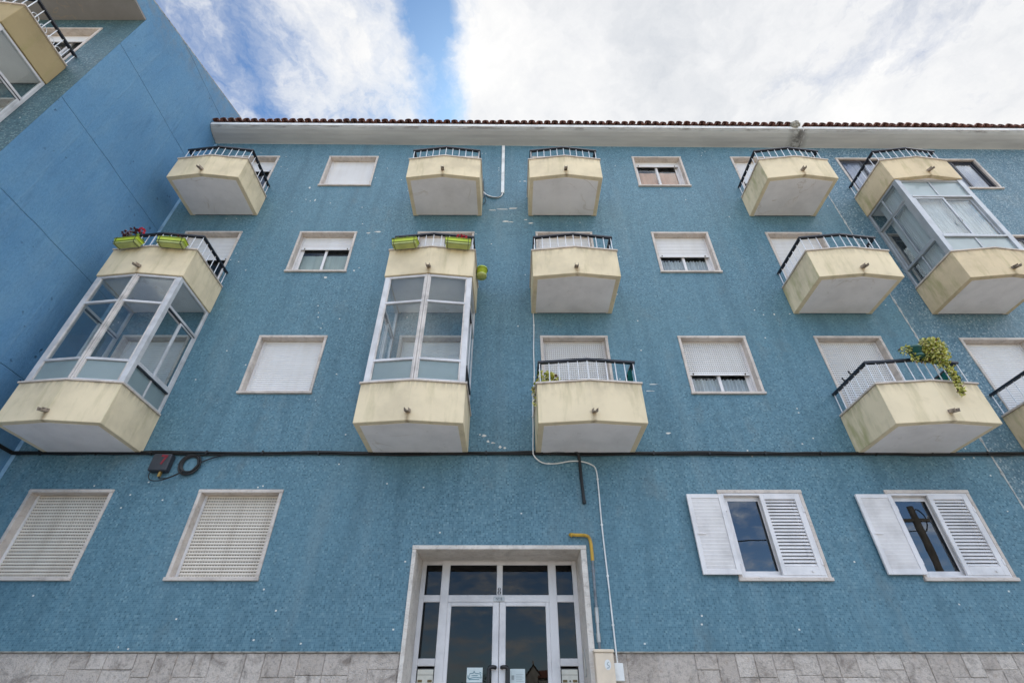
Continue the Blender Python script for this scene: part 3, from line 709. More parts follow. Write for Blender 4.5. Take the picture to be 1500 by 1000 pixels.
# stone base
rs=random.Random(3)
for xa,xb in ((-8.05,-1.43),(1.10,7.755)):
    x=xa; st=MB()
    while x<xb-.02:
        w=rs.choice((.24,.28,.33,.38,.44,.5)); w=min(w,xb-x); 
        if xb-(x+w)<.15: w=xb-x
        zt=2.186; 
        z=zt
        while z>.14:
            h=rs.choice((.18,.24,.26,.55,.75)) if z==zt else rs.choice((.25,.4,.6)); z2=max(.135,z-h)
            if z2-.135<.12: z2=.135
            sub=[(x,x+w)] if (h>.3 or w<.42) else [(x,x+w*.5),(x+w*.5,x+w)]
            for p,q in sub:
                y=.012+rs.uniform(-.006,.006); st.box(p+.0035,q-.0035,y,.09,z2+.0035,z-.0035)
            z=z2
        x+=w
    st.box(xa-.004,xb+.008,.024,.25,.13,2.192); st.build('stone_base',M['stone'],C,.005)
MB().box(-8.05,-1.415,-.010,.02,2.190,2.203).build('base_ledge',M['mortar'],C); MB().box(1.085,7.755,-.010,.02,2.190,2.203).build('base_ledge',M['mortar'],C)
# filler marks on the wall
def blotch(x,z,w,h,n=9):
    fl=MB()
    pts=[]; 
    for i in range(n):
        a=2*math.pi*i/n; k=rs.uniform(.45,1.0); pts.append((x+w*k*math.cos(a),z+h*k*math.sin(a)))
    fl.add([(x,-.003,z)]+[(a,-.0022,b) for a,b in pts],[(0,1+i,1+(i+1)%n) for i in range(n)]); fl.build('filler_mark',M['plaster'],C)
for x,z,w,h in ((-.22,11.17,.22,.022),(.05,11.2,.14,.03),(-.45,11.13,.10,.02),(-.15,10.72,.10,.03),(-.02,10.70,.08,.02),(.45,10.66,.10,.03),(.33,10.78,.05,.02),(.34,12.28,.05,.025),(.22,12.27,.03,.015),(-3.05,10.35,.09,.03),(-3.25,10.31,.06,.03),(-3.9,8.9,.05,.04),(-3.55,9.15,.03,.03),(-3.35,9.1,.03,.03),(2.55,6.26,.10,.012),(2.45,6.12,.12,.010),(2.62,5.3,.05,.02),(-.45,5.25,.05,.03),(-.38,5.15,.03,.03),(-.30,5.12,.05,.02),(-.18,5.05,.03,.03),(-.10,5.03,.03,.02),(-5.0,12.0,.03,.06),(-4.75,11.5,.02,.05)):
    blotch(x,z,w,h)
# entrance
dm=MB(); dm.box(-1.413,-1.358,-.03,.66,.13,3.448); dm.box(1.0,1.08,-.03,.66,.13,3.448); dm.box(-1.416,1.083,-.034,.66,3.448,3.505)
E_=dm.build('entrance',M['marble_light'],C,.005); E_['label']='marble framed entrance with white double door'
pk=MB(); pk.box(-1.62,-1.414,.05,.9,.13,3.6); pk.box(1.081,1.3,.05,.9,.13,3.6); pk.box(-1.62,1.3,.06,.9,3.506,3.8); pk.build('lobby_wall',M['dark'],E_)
y=.62; f=MB(); L,Rr=-1.357,.999
f.box(L,L+.07,y,y+.06,.15,3.447); f.box(Rr-.07,Rr,y,y+.06,.15,3.447)
f.box(L+.07,Rr-.07,y+.002,y+.06,3.39,3.447); f.box(L+.07,Rr-.07,y+.002,y+.06,2.88,2.975)
for xm in (-.985,.622): f.box(xm-.06,xm+.06,y-.008,y+.065,.15,3.447)
f.box(-.212,-.125,y+.001,y+.06,2.975,3.39)
for a,b in ((L+.07,-1.045),(.682,Rr-.07)): f.box(a,b,y+.003,y+.06,2.09,2.18)
f.build('door_frame',M['alu_white'],E_,.006)
for a,b in ((-1.287,-1.045),(-.925,-.212),(-.125,.562),(.682,.929)):
    MB().box(a,b,y+.03,y+.036,2.975,3.39).build('transom_pane',M['glass_door'],E_)
for a,b in ((-1.287,-1.045),(.682,.929)): MB().box(a,b,y+.03,y+.036,2.18,2.88).build('side_pane',M['glass_door'],E_)
for sx,(a,b) in ((1,(-.925,-.171)),(-1,(-.165,.562))):
    d=MB(); d.box(a,a+.055,y-.004,y+.05,.16,2.878); d.box(b-.092,b,y-.004,y+.05,.16,2.878) if sx>0 else d.box(b-.055,b,y-.004,y+.05,.16,2.878)
    if sx<0:
        d=MB(); d.box(a,a+.092,y-.004,y+.05,.16,2.878); d.box(b-.055,b,y-.004,y+.05,.16,2.878)
    x_a,x_b=(a+.055,b-.092) if sx>0 else (a+.092,b-.055)
    d.box(x_a,x_b,y-.003,y+.05,2.825,2.878); d.box(x_a,x_b,y-.003,y+.05,.16,.45)
    d.build('door_leaf',M['alu_white'],E_,.006)
    MB().box(x_a,x_b,y+.02,y+.026,.45,2.825).build('door_pane',M['glass_door'],E_)
    hx=(b-.045 if sx>0 else a+.045); hz=2.072; hb=hx-sx*.085
    MB().tube(smooth_path([(hx,y-.002,hz),(hx,y-.05,hz+.002),(hx-sx*.05,y-.06,hz+.002),(hb,y-.06,hz-.03),(hb,y-.06,hz-.12),(hb,y-.06,hz-.75),(hb+sx*.05,y-.06,hz-.83),(hx,y-.05,hz-.84),(hx,y-.002,hz-.84)],6),.024,10).build('door_handle',M['black'],E_)
for a,b,knob in ((L+.075,-1.045,False),(.682,Rr-.075,True)):
    for z in (2.06,1.86,1.66,1.46):
        m=MB(); m.cur=1; m.box(a,b,y+.01,y+.05,z-.195,z+.005); m.cur=0; m.box(a+.012,b-.012,y-.006,y+.012,z-.18,z-.072); m.box(a+.012,b-.012,y-.010,y+.012,z-.068,z-.008)
        m.cur=2; w=(b-a); 
        for cx in (a+w*.22,a+w*.78): m.box(cx-.030,cx+.030,y-.009,y-.0065,z-.155,z-.125)
        if knob: m.cur=1; m.tube([((a+b)/2,y-.006,z-.14),((a+b)/2,y-.014,z-.14)],.011,8)
        m.cur=0; m.build('mailbox',[M['mail'],M['black'],M['brown']],E_)
# house number 8: two strokes of changing weight
nb=MB(); yy=y-.003
def ring8(cx,cz,rx,rz,t):
    n=28; v=[]; 
    for i in range(n):
        a=2*math.pi*i/n; k=.35+.65*abs(math.cos(a)); v.append((cx+rx*math.cos(a),yy,cz+rz*math.sin(a))); v.append((cx+(rx-t*k)*math.cos(a),yy,cz+(rz-t*.45*k)*math.sin(a)))
    v+= [(p[0],yy+.003,p[2]) for p in v]; o=2*n
    fs=[]
    for i in range(n):
        j=(i+1)%n; fs+=[(2*i,2*i+1,2*j+1,2*j),(2*i,2*j,o+2*j,o+2*i),(2*i+1,o+2*i+1,o+2*j+1,2*j+1)]
    nb.add(v,fs)
ring8(-.172,3.050,.022,.024,.015); ring8(-.172,3.004,.026,.027,.018); nb.build('house_number',M['black'],E_)
pl=MB(); pl.box(-.255,-.095,y-.008,y,2.886,2.952); PL=pl.build('number_plate',M['steel'],E_,.002)
cu=bpy.data.curves.new('plate_lettering','FONT'); cu.body='Nº 8'; cu.size=.05; cu.align_x='CENTER'; cu.align_y='CENTER'; cu.extrude=.001
to=bpy.data.objects.new('tmp_text',cu); col.objects.link(to); dg=bpy.context.evaluated_depsgraph_get(); me=bpy.data.meshes.new_from_object(to.evaluated_get(dg)); bpy.data.objects.remove(to)
me.materials.clear(); me.materials.append(M['box_dark']); lt=bpy.data.objects.new('plate_lettering',me); col.objects.link(lt); lt.parent=E_; lt.location=(-.175,y-.0095,2.919); lt.rotation_euler=(R(90),0,0)
ic=MB(); ic.box(.984,.999,.30,.40,1.95,2.26); ic.cur=1; ic.box(.982,.984,.315,.385,1.965,2.245); ic.cur=0; ic.build('intercom_panel',[M['steel'],M['mail']],E_,.003)
# notices taped to the glass
for (x0,x1,z0,z1,lab,kind) in ((-.60,-.385,1.905,2.075,'paper notice with a dark teal drawing taped to the left door leaf',0),(-.01,.195,1.885,2.06,'pale paper notice with faint grey lines taped to the right door leaf',1)):
    r0=empty('paper_notice',((x0+x1)/2,y+.018,z0),lab,'notice','notices on the door glass'); n=MB(); n.box(x0,x1,y+.014,y+.0165,z0,z1)
    n.build('sheet',M['paper'],r0,loc=None).matrix_parent_inverse=Matrix.Translation(-r0.location)
    k=MB(); yk=y+.0128; w=x1-x0; h=z1-z0
    if kind==0:
        for u0,v0,u1,v1 in ((.1,.25,.2,.6),(.2,.6,.42,.62),(.42,.62,.46,.78),(.46,.78,.52,.62),(.52,.62,.85,.58),(.85,.58,.93,.3),(.93,.3,.6,.36),(.6,.36,.3,.3),(.3,.3,.1,.25),(.15,.2,.8,.22),(.3,.45,.7,.48),(.8,.7,.92,.62),(.06,.3,.08,.5)): k.bar((x0+u0*w,yk,z0+v0*h),(x0+u1*w,yk,z0+v1*h),.001,.007,(0,-.001,1))
    else:
        for i in range(5): k.bar((x0+.4*w,yk,z0+(.2+.11*i)*h),(x0+(.9-.08*(i%2))*w,yk,z0+(.2+.11*i)*h),.001,.004)
        k.box(x0+.1*w,x0+.28*w,yk-.0005,yk+.0005,z0+.28*h,z0+.58*h)
    k.build('print',M['ink_teal' if kind==0 else 'ink_grey'],r0).matrix_parent_inverse=Matrix.Translation(-r0.location)

# ------------------------------------------------------------------ right-hand building
Q=empty('apartment_building',(0,0,0),'greyer speckled apartment block joined on the right, with a grey glazed balcony under the eaves','building')
holes=[]
for f in (2,3,4):
    H(8.555,ZT[f]-.04,DW,2.28); H(10.935,ZT[f]-.08)
wall_sheet(Q,'wall',M['mosaic_grey'],7.785,20,0.13,13.95,holes)
shell(Q,7.80,20,0,9,14.05,(4.99,7.97,10.98,13.9),0)
js=MB(); v=[]; n=160
for i in range(n+1):
    z=2.2+11.6*i/n; w=.008+.009*rs.random()+(.014 if rs.random()<.10 else 0); o=rs.uniform(-.006,.006); v+=[(7.773-w+o,-.005,z),(7.773+w+o,-.005,z)]
js.add(v,[(2*i,2*i+1,2*i+3,2*i+2) for i in range(n)]); js.box(7.763,7.784,-.003,.04,.13,13.8); js.build('expansion_joint',M['old_plaster'],Q)
RB=(8.362,9.872)
for f in (2,3,4):
    B=balcony(Q,*RB,ZB[f]-.01,mat='cream_worn')
    if f!=3: railing(B,*RB,ZB[f]-.01)
enclosure(Q,*RB,ZB[3]-.01,ZB[4]-.01,flat=True,grey=True)
window(Q,8.555,ZT[4]-.04,DW,2.28,name='balcony_door',sill=False,shut=0,dark_frame=True,yfo=.03,curtain='lilac',curtain_gap=.12)
window(Q,10.935,ZT[4]-.08,shut=0,dark_frame=True,yfo=.03,curtain='lilac',curtain_gap=.12)
window(Q,8.555,ZT[3]-.04,DW,2.28,name='balcony_door',sill=False,shut=0,dark_frame=True,yfo=.03)
window(Q,10.935,ZT[3]-.08,shut=0,dark_frame=True,yfo=.03,curtain='lilac',curtain_gap=.12)
window(Q,8.555,ZT[2]-.04,DW,2.28,name='balcony_door',sill=False,shut=.72)
window(Q,10.935,ZT[2]-.08,shut=1)
eaves(Q,7.79,20,0)

# ------------------------------------------------------------------ left-hand building, set forward
OY=-3.07
Lb=empty('apartment_building',(0,0,0),'apartment block set forward on the left, showing its tall plain blue side wall','building')
holes=[]
H(-10.05,13.29,DW,2.28); H(-10.05,10.28,DW,2.28)
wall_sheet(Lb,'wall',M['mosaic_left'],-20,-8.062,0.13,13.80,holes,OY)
for zt,sh in ((13.29,.13),(10.28,.9)): window(Lb,-10.05,zt,DW,2.28,oy=OY,name='balcony_door',sill=False,shut=sh)
gw=MB(); poly=[(OY+.003,.13),(OY+.003,13.80),(OY-.62,13.80),(OY-.62,14.20),(4.5,17.42),(12.,14.2),(12.,.13)]
# gable wall as a thick slab
v=[(-8.06,a,b) for a,b in poly]+[(-8.30,a,b) for a,b in poly]; n=len(poly)
gw.add(v,[tuple(range(n)),tuple(range(2*n-1,n-1,-1))]+[((i+1)%n,i,n+i,n+(i+1)%n) for i in range(n)])
gw.build('side_wall',M['stucco'],Lb)
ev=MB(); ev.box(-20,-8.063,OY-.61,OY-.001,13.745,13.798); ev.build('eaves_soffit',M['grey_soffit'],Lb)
rf=MB(); v=[]
for x in (-20,-8.14): v+=[(x,OY-.66,14.22),(x,4.5,17.45),(x,12.1,14.2),(x,12.1,14.32),(x,4.5,17.56),(x,OY-.66,14.33)]
rf.add(v,[(i,(i+1)%6,6+(i+1)%6,6+i) for i in range(6)]+[(0,1,2,3,4,5),(11,10,9,8,7,6)]); rf.build('roof',M['mortar'],Lb)
shell(Lb,-19.9,-8.32,OY,11.5,13.7,(4.9,7.9,10.85,13.72),OY)
LBX=(-10.17,-8.565)
for z in (10.81,7.80):
    B=balcony(Lb,*LBX,z,OY,'cream_dimmed')
    if z>10: railing(B,*LBX,z,OY,True)
enclosure(Lb,*LBX,7.80,10.81,OY)

# ------------------------------------------------------------------ planters and plants
def planter(label):
    r0=empty('flower_box',(0,0,0),label,'flower box','lime flower boxes on balcony railings')
    m=MB(); L=.48; W0,W1=.135,.17; h=.145
    def rr(l,w,z): return [(-l/2,-w/2,z),(l/2,-w/2,z),(l/2,w/2,z),(-l/2,w/2,z)]
    m.cur=1; m.add(rr(L*.92,W0,0)+rr(L*.94,W0*1.02,.05),[(3,2,1,0),(0,1,5,4),(1,2,6,5),(2,3,7,6),(3,0,4,7)])
    m.cur=0; m.add(rr(L*.955,W0*1.06,.05)+rr(L*.98,W1*.97,h-.025)+rr(L,W1,h-.025)+rr(L,W1,h)+rr(L*.95,W1*.88,h)+rr(L*.94,W1*.86,h-.03),
        [(3,2,1,0)]+[(4*k+i,4*k+(i+1)%4,4*k+4+(i+1)%4,4*k+4+i) for k in range(5) for i in range(4)])
    m.build('trough',[M['lime'],M['lime_pale']],r0,.006)
    s=MB(); s.box(-L*.47,L*.47,-W1*.42,W1*.42,h-.05,h-.028); s.build('soil',M['brown'],r0)
    w=MB(); e=.006
    for x in (-L*.40,L*.40): w.tube([(x,W1/2+.01,h+.03),(x,W1/2+e,h-.02),(x,W0/2+e,-e),(x,-W0/2-e,-e),(x,-W1/2-e,h-.02),(x,-W1/2-e,h+.004)],.0045,5)
    for z,ww in ((h-.02,W1),(.05,W0*1.06)):
        a,b=L/2+e,ww/2+e; w.tube([(-a,b,z),(-a,-b,z),(a,-b,z),(a,b,z)],.0045,5)
    a=W0/2+e; w.tube([(-L*.46,-a,-e),(L*.46,-a,-e)],.004,5)
    w.build('wire_holder',M['black_wire'],r0)
    return r0
def leaf(mb,c,d,size,roll,bend=.25):
    """one folded leaf: two quads about a midrib"""
    d=Vector(d).normalized(); s=d.cross(Vector((0,0,1)))
    if s.length<.1: s=Vector((1,0,0))
    s.normalize(); s=(Matrix.Rotation(roll,3,d)@s); nrm=s.cross(d); c=Vector(c)
    a=c; b=c+d*size*.55-nrm*size*bend*.3; t=c+d*size-nrm*size*bend
    l1=c+d*size*.45+s*size*.42+nrm*size*bend*.5; r1=c+d*size*.45-s*size*.42+nrm*size*bend*.5
    l2=c+d*size*.8+s*size*.25; r2=c+d*size*.8-s*size*.25
    mb.add([a,b,t,l1,l2,r1,r2],[(0,3,1),(3,4,1),(4,2,1),(0,1,5),(1,6,5),(1,2,6)])
def vdir(r): 
    while True:
        v=Vector((r.uniform(-1,1),r.uniform(-1,1),r.uniform(-1,1)))
        if .1<v.length<1: return v.normalized()
def flower(mb,c,r,size,rn,n=16):
    for i in range(n):
        d=vdir(rn); leaf(mb,Vector(c)+d*size*.45,d,size*.8,rn.uniform(0,6),.3)
tb=math.atan2(.095,.80)
def place_planter(src_label,x,xm,side):
    p=planter(src_label); s=-1 if x<xm else 1
    t=1-abs(x-xm)/.80; yb=-1.04-.095*t-.022
    p.location=(x,yb-.105,8.53); p.rotation_euler=(0,0,-tb if s<0 else tb); return p
PL1=place_planter('lime flower box with dark geraniums, left one on the balcony nearest the side wall',-7.17,-6.7525,0)
PL2=place_planter('lime flower box without blooms, right one on the balcony nearest the side wall',-6.35,-6.7525,0)
PL3=place_planter('lime flower box with green sprigs, left one on the middle balcony above the enclosure',-1.99,-1.5005,0)
PL4=place_planter('lime flower box with one red bloom, right one on the middle balcony above the enclosure',-1.00,-1.5005,0)
def geranium(P,label,stems,leaves,seed):
    rn=random.Random(seed); o=P.location; r0=empty('geranium',(o.x,o.y,o.z+.10),label,'plant'); ca,sa=math.cos(P.rotation_euler.z),math.sin(P.rotation_euler.z)
    def W(x,y,z): return Vector((x*ca-y*sa,x*sa+y*ca,z))
    s=MB(); lf=MB(); fl=[]
    for x,h,dx,mat in stems:
        b=W(x,rn.uniform(-.03,.03),0); t=W(x+dx,rn.uniform(-.05,.03),h); s.tube([b,(b+t)/2+Vector((.01,0,.01)),t],.0035,5)
        q=MB(); flower(q,t,.03,.058,rn,24); fl.append((mat,q))
    for i in range(leaves):
        x=rn.uniform(-.2,.2); c=W(x,rn.uniform(-.07,.06),rn.uniform(.02,.10)); d=vdir(rn); d.z=abs(d.z)*.4; leaf(lf,c,d,rn.uniform(.035,.06),rn.uniform(-.6,.6))
        s.tube([W(x*.9,0,-.01),c],.002,4)
    s.build('stem',M['leaf'],r0)
    if leaves: lf.build('foliage',M['leaf'],r0)
    for k,m in fl: m.build('flower',M[k],r0)
    return r0
geranium(PL1,'geranium with dark red and faded blooms in the leftmost lime flower box',[(-.12,.30,-.05,'petal_pink'),(-.10,.19,-.03,'petal_dark'),(-.01,.27,.0,'petal_dark'),(.03,.25,.03,'petal_dark'),(.12,.29,.0,'petal_red'),(.0,.10,0,'petal_dark'),(-.07,.09,0,'petal_dark')],16,1)
geranium(PL2,'low bare geranium in the flower box beside the leftmost one',[(.05,.13,.02,'petal_dark')],7,2)
geranium(PL3,'leafy green sprig in the flower box at the left of the middle railing',[],34,3)
geranium(PL4,'small red geranium in the flower box at the right of the middle railing',[(.02,.13,.0,'petal_red'),(.08,.11,.02,'petal_red')],8,4)
# round lime pot on the side of the railing
r0=empty('flower_pot',(-.585,-.5,8.42),'round lime flower pot hung on the right side of the middle railing','flower pot')
m=MB(); m.lathe([(0,0),(.082,0),(.086,.035),(.090,.036),(.104,.17),(.112,.172),(.113,.20),(.098,.20),(.092,.17),(0,.16)],(0,0,.02),22); m.build('pot',M['lime'],r0)
m=MB(); m.lathe([(0,-.012),(.098,-.012),(.104,.03),(.098,.03),(.09,.0),(0,.0)],(0,0,.015),22); m.build('saucer',M['lime_pale'],r0)
m=MB(); m.tube([(.116*math.cos(a),.116*math.sin(a),.185) for a in [2*math.pi*i/24 for i in range(25)]],.004,5); m.tube([(-.112,0,.185),(-.165,0,.30),(-.20,0,.62),(-.225,0,.60)],.004,5); m.tube([(.098*math.cos(a),.098*math.sin(a),.03) for a in [2*math.pi*i/24 for i in range(25)]],.004,5); m.build('wire_holder',M['black_wire'],r0)
# dark green pot with trailing plant on the right-hand railing
r0=empty('hanging_pot',(6.385,-1.17,6.03),'dark green plastic pot hooked on the railing of the right-hand balcony','flower pot')
m=MB(); m.lathe([(0,0),(.075,0),(.098,.13),(.108,.132),(.110,.165),(.096,.165),(.09,.13),(0,.12)],(0,0,.0),22); m.build('pot',M['pot_green'],r0)
m=MB(); m.lathe([(0,-.012),(.085,-.012),(.095,.02),(.08,.015),(0,.0)],(0,0,-.002),22); m.build('saucer',M['pot_green'],r0)
m=MB(); m.tube([(.0,.10,.14),(.0,.14,.18),(.0,.165,.155)],.006,5); m.build('hook',M['black_wire'],r0)
def ivy(name,loc,label,blobs,trails,seed,mat='ivy',size=(.028,.046)):
    rn=random.Random(seed); r0=empty(name,loc,label,'plant'); L=MB(); S=MB(); o=Vector(loc)
    for (c,rad,n) in blobs:
        for i in range(n):
            d=vdir(rn); k=rn.random()**.4; p=Vector((c[0]+d.x*rad[0]*k,c[1]+d.y*rad[1]*k,c[2]+d.z*rad[2]*k))-o
            e=(d*.7+vdir(rn)*.8+Vector((0,-.3,-.15))); leaf(L,p,e,rn.uniform(*size),rn.uniform(-1.2,1.2))
    for pts,n,spread in trails:
        P=[p-o for p in smooth_path(pts,10)]; S.tube(P,.004,5)
        for i in range(n):
            t=(i+rn.random())/n; q=P[min(len(P)-1,int(t*(len(P)-1)))]; sp=spread*(1-.55*t)
            e=vdir(rn)+Vector((0,-.3,-.3)); leaf(L,q+vdir(rn)*sp*rn.random(),e,rn.uniform(*size),rn.uniform(-1.2,1.2))
    S.build('stem',M['leaf_dark'],r0); L.build('foliage',M[mat],r0); return r0
ivy('trailing_ivy',(6.40,-1.17,6.16),'yellow variegated ivy spilling from the dark green pot on the right-hand balcony',
  [((6.68,-1.17,6.20),(.20,.15,.17),1100),((6.58,-1.15,6.08),(.16,.12,.12),260),((6.25,-1.17,6.16),(.07,.07,.06),70),((6.30,-1.19,6.01),(.07,.05,.05),26),((6.40,-1.16,6.21),(.10,.08,.03),30),((6.70,-1.18,6.02),(.15,.11,.14),520)],
  [([(6.6,-1.18,6.2),(6.70,-1.22,6.0),(6.70,-1.22,5.75),(6.71,-1.2,5.52),(6.68,-1.2,5.34)],520,.10),([(6.66,-1.2,5.95),(6.72,-1.21,5.70),(6.70,-1.2,5.50),(6.665,-1.2,5.30)],260,.055),([(6.55,-1.18,6.15),(6.58,-1.22,5.95),(6.57,-1.22,5.78)],50,.06),([(6.30,-1.18,6.1),(6.27,-1.2,6.0),(6.3,-1.2,5.90)],24,.04)],5)
ivy('potted_plant',(.60,-.85,5.64),'green and yellow leafy plant behind the left balusters of the balcony over the entrance',
  [((.53,-.86,5.80),(.10,.10,.13),90),((.67,-.86,5.78),(.09,.09,.11),70)],[([(.45,-.8,5.8),(.40,-.75,5.72),(.375,-.6,5.62)],16,.04)],6,'ivy',(.05,.085))
ivy('trailing_ivy',(.37,-.7,5.72),'thin yellow trailing stem on the left cheek of the balcony over the entrance',
  [((.37,-.7,5.70),(.035,.06,.06),26)],[([(.385,-.72,5.72),(.36,-.74,5.66),(.36,-.73,5.5),(.365,-.72,5.38)],30,.025)],8,'ivy',(.03,.05))
def screen(x,y0,y1,z0,z1,label):
    m=MB(); n=24; v=[]
    for s in (0,1):
        for i in range(n+1):
            yy=y0+(y1-y0)*i/n; xx=x+.012*math.sin(i*.9)+s*.004; v+=[(xx,yy,z0+.02*math.sin(i*.5)),(xx,yy,z1)]
    k=2*(n+1); fs=[(2*i,2*i+2,2*i+3,2*i+1) for i in range(n)]+[(k+2*i+1,k+2*i+3,k+2*i+2,k+2*i) for i in range(n)]
    fs+=[(2*i+1,2*i+3,k+2*i+3,k+2*i+1) for i in range(n)]+[(2*i+2,2*i,k+2*i,k+2*i+2) for i in range(n)]
    m.add(v,fs,True); tag(m.build('windbreak_cloth',M['teal_cloth'],None,loc=(x,(y0+y1)/2,z0)),label,'cloth')
screen(1.915,-.93,-.08,5.66,6.02,'dark teal windbreak cloth tied inside the right railing of the balcony over the entrance')
screen(7.085,-.93,-.08,5.66,6.02,'dark teal windbreak cloth tied inside the railing beside the trailing ivy')
# clothes pegs on the handrail of the right-hand balcony
for k,yy in enumerate((-.62,-.42)):
    m=MB(); m.bar((5.655,yy,6.05),(5.62,yy-.01,6.13),.014,.012); m.bar((5.655,yy+.012,6.05),(5.64,yy+.03,6.13),.014,.012)
    tag(m.build('clothes_peg',M['black'],None,loc=(5.655,yy,6.05)),('dark clothes peg nearer the corner on the handrail of the ivy balcony' if k==0 else 'dark clothes peg nearer the wall on the handrail of the ivy balcony'),'clothes peg','pegs on the handrail')

# ------------------------------------------------------------------ cables, pipes and boxes on the facade
def thing(mb,name,mat,label,cat,loc,bevel=0,group=None): return tag(mb.build(name,mat,None,bevel,loc),label,cat,group)
m=MB(); rc=random.Random(11)
for k,(r,dy,dz) in enumerate(((.017,-.02,0),(.014,-.045,.012),(.013,-.03,-.022),(.010,-.055,-.004))):
    pts=[]; x=16.
    while x>-8.0:
        pts.append((x,dy+rc.uniform(-.004,.004),4.925+dz+rc.uniform(-.008,.008)+.006*math.sin(x*2.1+k))); x-=.35
    pts+=[(-8.0,dy-.01,4.92+dz),(-8.03,-.10,4.925+dz),(-8.035,-.5,4.935+dz),(-8.035,-1.2,4.945+dz),(-8.035,-3.0,4.95+dz)]
    m.tube(smooth_path(pts,4),r,7)
for x in [i*.9-7.6 for i in range(22)]: m.box(x-.012,x+.012,-.064,-.002,4.895,4.955)
thing(m,'cable_bundle',M['cable'],'black cable bundle running level along the whole facade under the lowest balconies','cable',(0,0,4.92))
m=MB(); m.tube(smooth_path([(.62,-.05,4.90),(.80,-.055,4.935),(.98,-.06,4.955),(1.07,-.06,4.91),(1.095,-.03,4.80),(1.10,-.025,4.5),(1.112,-.025,4.15)],8),.024,9); m.tube([(1.112,-.025,4.16),(1.113,-.025,4.11)],.03,9)
thing(m,'cable',M['cable'],'short thick black cable end hanging below the balcony over the entrance','cable',(1.1,-.03,4.15))
m=MB(); m.tube(smooth_path([(.445,-.012,8.62),(.43,-.012,8.26),(.44,-.012,7.6),(.42,-.014,7.0),(.415,-.014,6.4),(.375,-.012,5.9),(.37,-.012,5.4),(.355,-.075,5.0),(.37,-.075,4.86),(.50,-.02,4.77),(.70,-.014,4.755),(.95,-.03,4.79),(1.12,-.03,4.785),(1.27,-.014,4.745),(1.345,-.014,4.66),(1.355,-.012,4.4),(1.345,-.012,3.8),(1.35,-.012,3.0),(1.352,-.012,2.3),(1.352,-.012,2.06)],7),.011,7)
for p in ((.43,8.25),(.44,7.6),(.415,6.4),(.37,5.6),(.6,4.757),(1.10,4.786),(1.357,4.5),(1.345,3.8),(1.35,3.1),(1.351,2.5)): m.box(p[0]-.016,p[0]+.016,-.024,-.001,p[1]-.01,p[1]+.01)
thing(m,'cable',M['white_pvc'],'thin white cable clipped to the wall, wandering down to the small white box','cable',(1.35,-.01,2.06))
r0=empty('junction_box',(-5.53,-.06,4.57),'charcoal cable box with a red 7 on it, below the black cable bundle','box')
m=MB(); m.box(-.145,.145,-.07,.055,.02,.30); m.build('case',M['box_dark'],r0,.015)
m=MB(); m.bar((-.005,-.0725,.265),(.095,-.0725,.255),.004,.034); m.bar((.075,-.0725,.25),(.035,-.0725,.12),.004,.032); m.build('emblem',M['red'],r0)
m=MB(); m.box(.03,.065,-.03,.01,-.06,.018); m.build('plug',M['brass'],r0)
m=MB(); m.tube(smooth_path([(-.11,-.02,.02),(-.105,-.02,-.06),(-.03,-.03,-.125),(.12,-.03,-.125),(.28,-.04,-.07),(.40,-.04,.0)],8),.007,6); m.tube(smooth_path([(.047,-.01,-.05),(.08,-.02,-.09),(.20,-.03,-.09),(.33,-.04,-.03),(.42,-.04,.02)],8),.009,6); m.build('lead',M['cable'],r0)
m=MB(); rc2=random.Random(5)
for k in range(6):
    rr=.118+.010*k; cxx=-5.11+rc2.uniform(-.008,.008); cz=4.735+rc2.uniform(-.008,.008)
    m.tube([(cxx+rr*math.cos(a),-.02-.009*(k%3)-.004*math.sin(3*a),cz+rr*1.05*math.sin(a)) for a in [2*math.pi*i/40 for i in range(41)]],.010,6)
m.tube(smooth_path([(-5.04,-.03,4.62),(-4.95,-.035,4.75),(-4.80,-.035,4.83),(-4.6,-.04,4.895)],8),.010,6)
thing(m,'cable_coil',M['cable'],'round coil of black cable hanging beside the charcoal cable box','cable',(-5.11,-.02,4.73))
m=MB(); m.box(-.255,-.175,-.045,-.001,11.76,13.83)
thing(m,'conduit',M['white_pvc'],'white upright plastic conduit below the eaves between the two upper middle balconies','conduit',(-.215,-.02,11.76),.008)
m=MB(); m.cur=0; m.tube(smooth_path([(-.225,-.02,11.80),(-.235,-.02,11.68),(-.32,-.02,11.60),(-.46,-.025,11.60),(-.60,-.025,11.68),(-.69,-.03,11.80)],8),.018,7); m.cur=1
m.tube(smooth_path([(-.235,-.03,11.78),(-.27,-.03,11.63),(-.42,-.035,11.575),(-.60,-.03,11.66),(-.688,-.03,11.9),(-.69,-.05,12.3)],8),.009,6); m.tube(smooth_path([(-.69,-.02,11.70),(-.63,-.02,11.55),(-.63,-.015,11.42),(-.70,-.015,11.30)],8),.006,6)
thing(m,'wire_loop',[M['white_pvc'],M['cable']],'loop of white and black wires from the white conduit to the upper balcony','cable',(-.45,-.03,11.6))
m=MB(); m.cur=0; m.tube(smooth_path([(.87,.03,3.66),(.875,-.03,3.655),(.93,-.05,3.642),(1.06,-.05,3.638),(1.125,-.05,3.615),(1.15,-.05,3.54),(1.155,-.05,3.42),(1.153,-.05,3.29)],7),.024,10)
m.tube([(.868,-.05,3.642),(.89,-.05,3.642)],.029,10)
m.cur=1; m.tube([(1.153,-.05,3.29),(1.145,-.05,2.78)],.019,10); m.tube([(1.153,-.05,3.17),(1.153,-.05,3.14)],.026,10); m.cur=2; m.tube([(1.145,-.05,2.70),(1.142,-.05,2.52)],.027,10); m.tube([(1.142,-.05,2.52),(1.14,-.05,2.40)],.021,10); m.tube([(1.14,-.05,2.40),(1.139,-.05,2.30)],.027,10)
m.cur=1; m.tube([(1.147,-.05,2.79),(1.139,-.05,2.17)],.018,10)
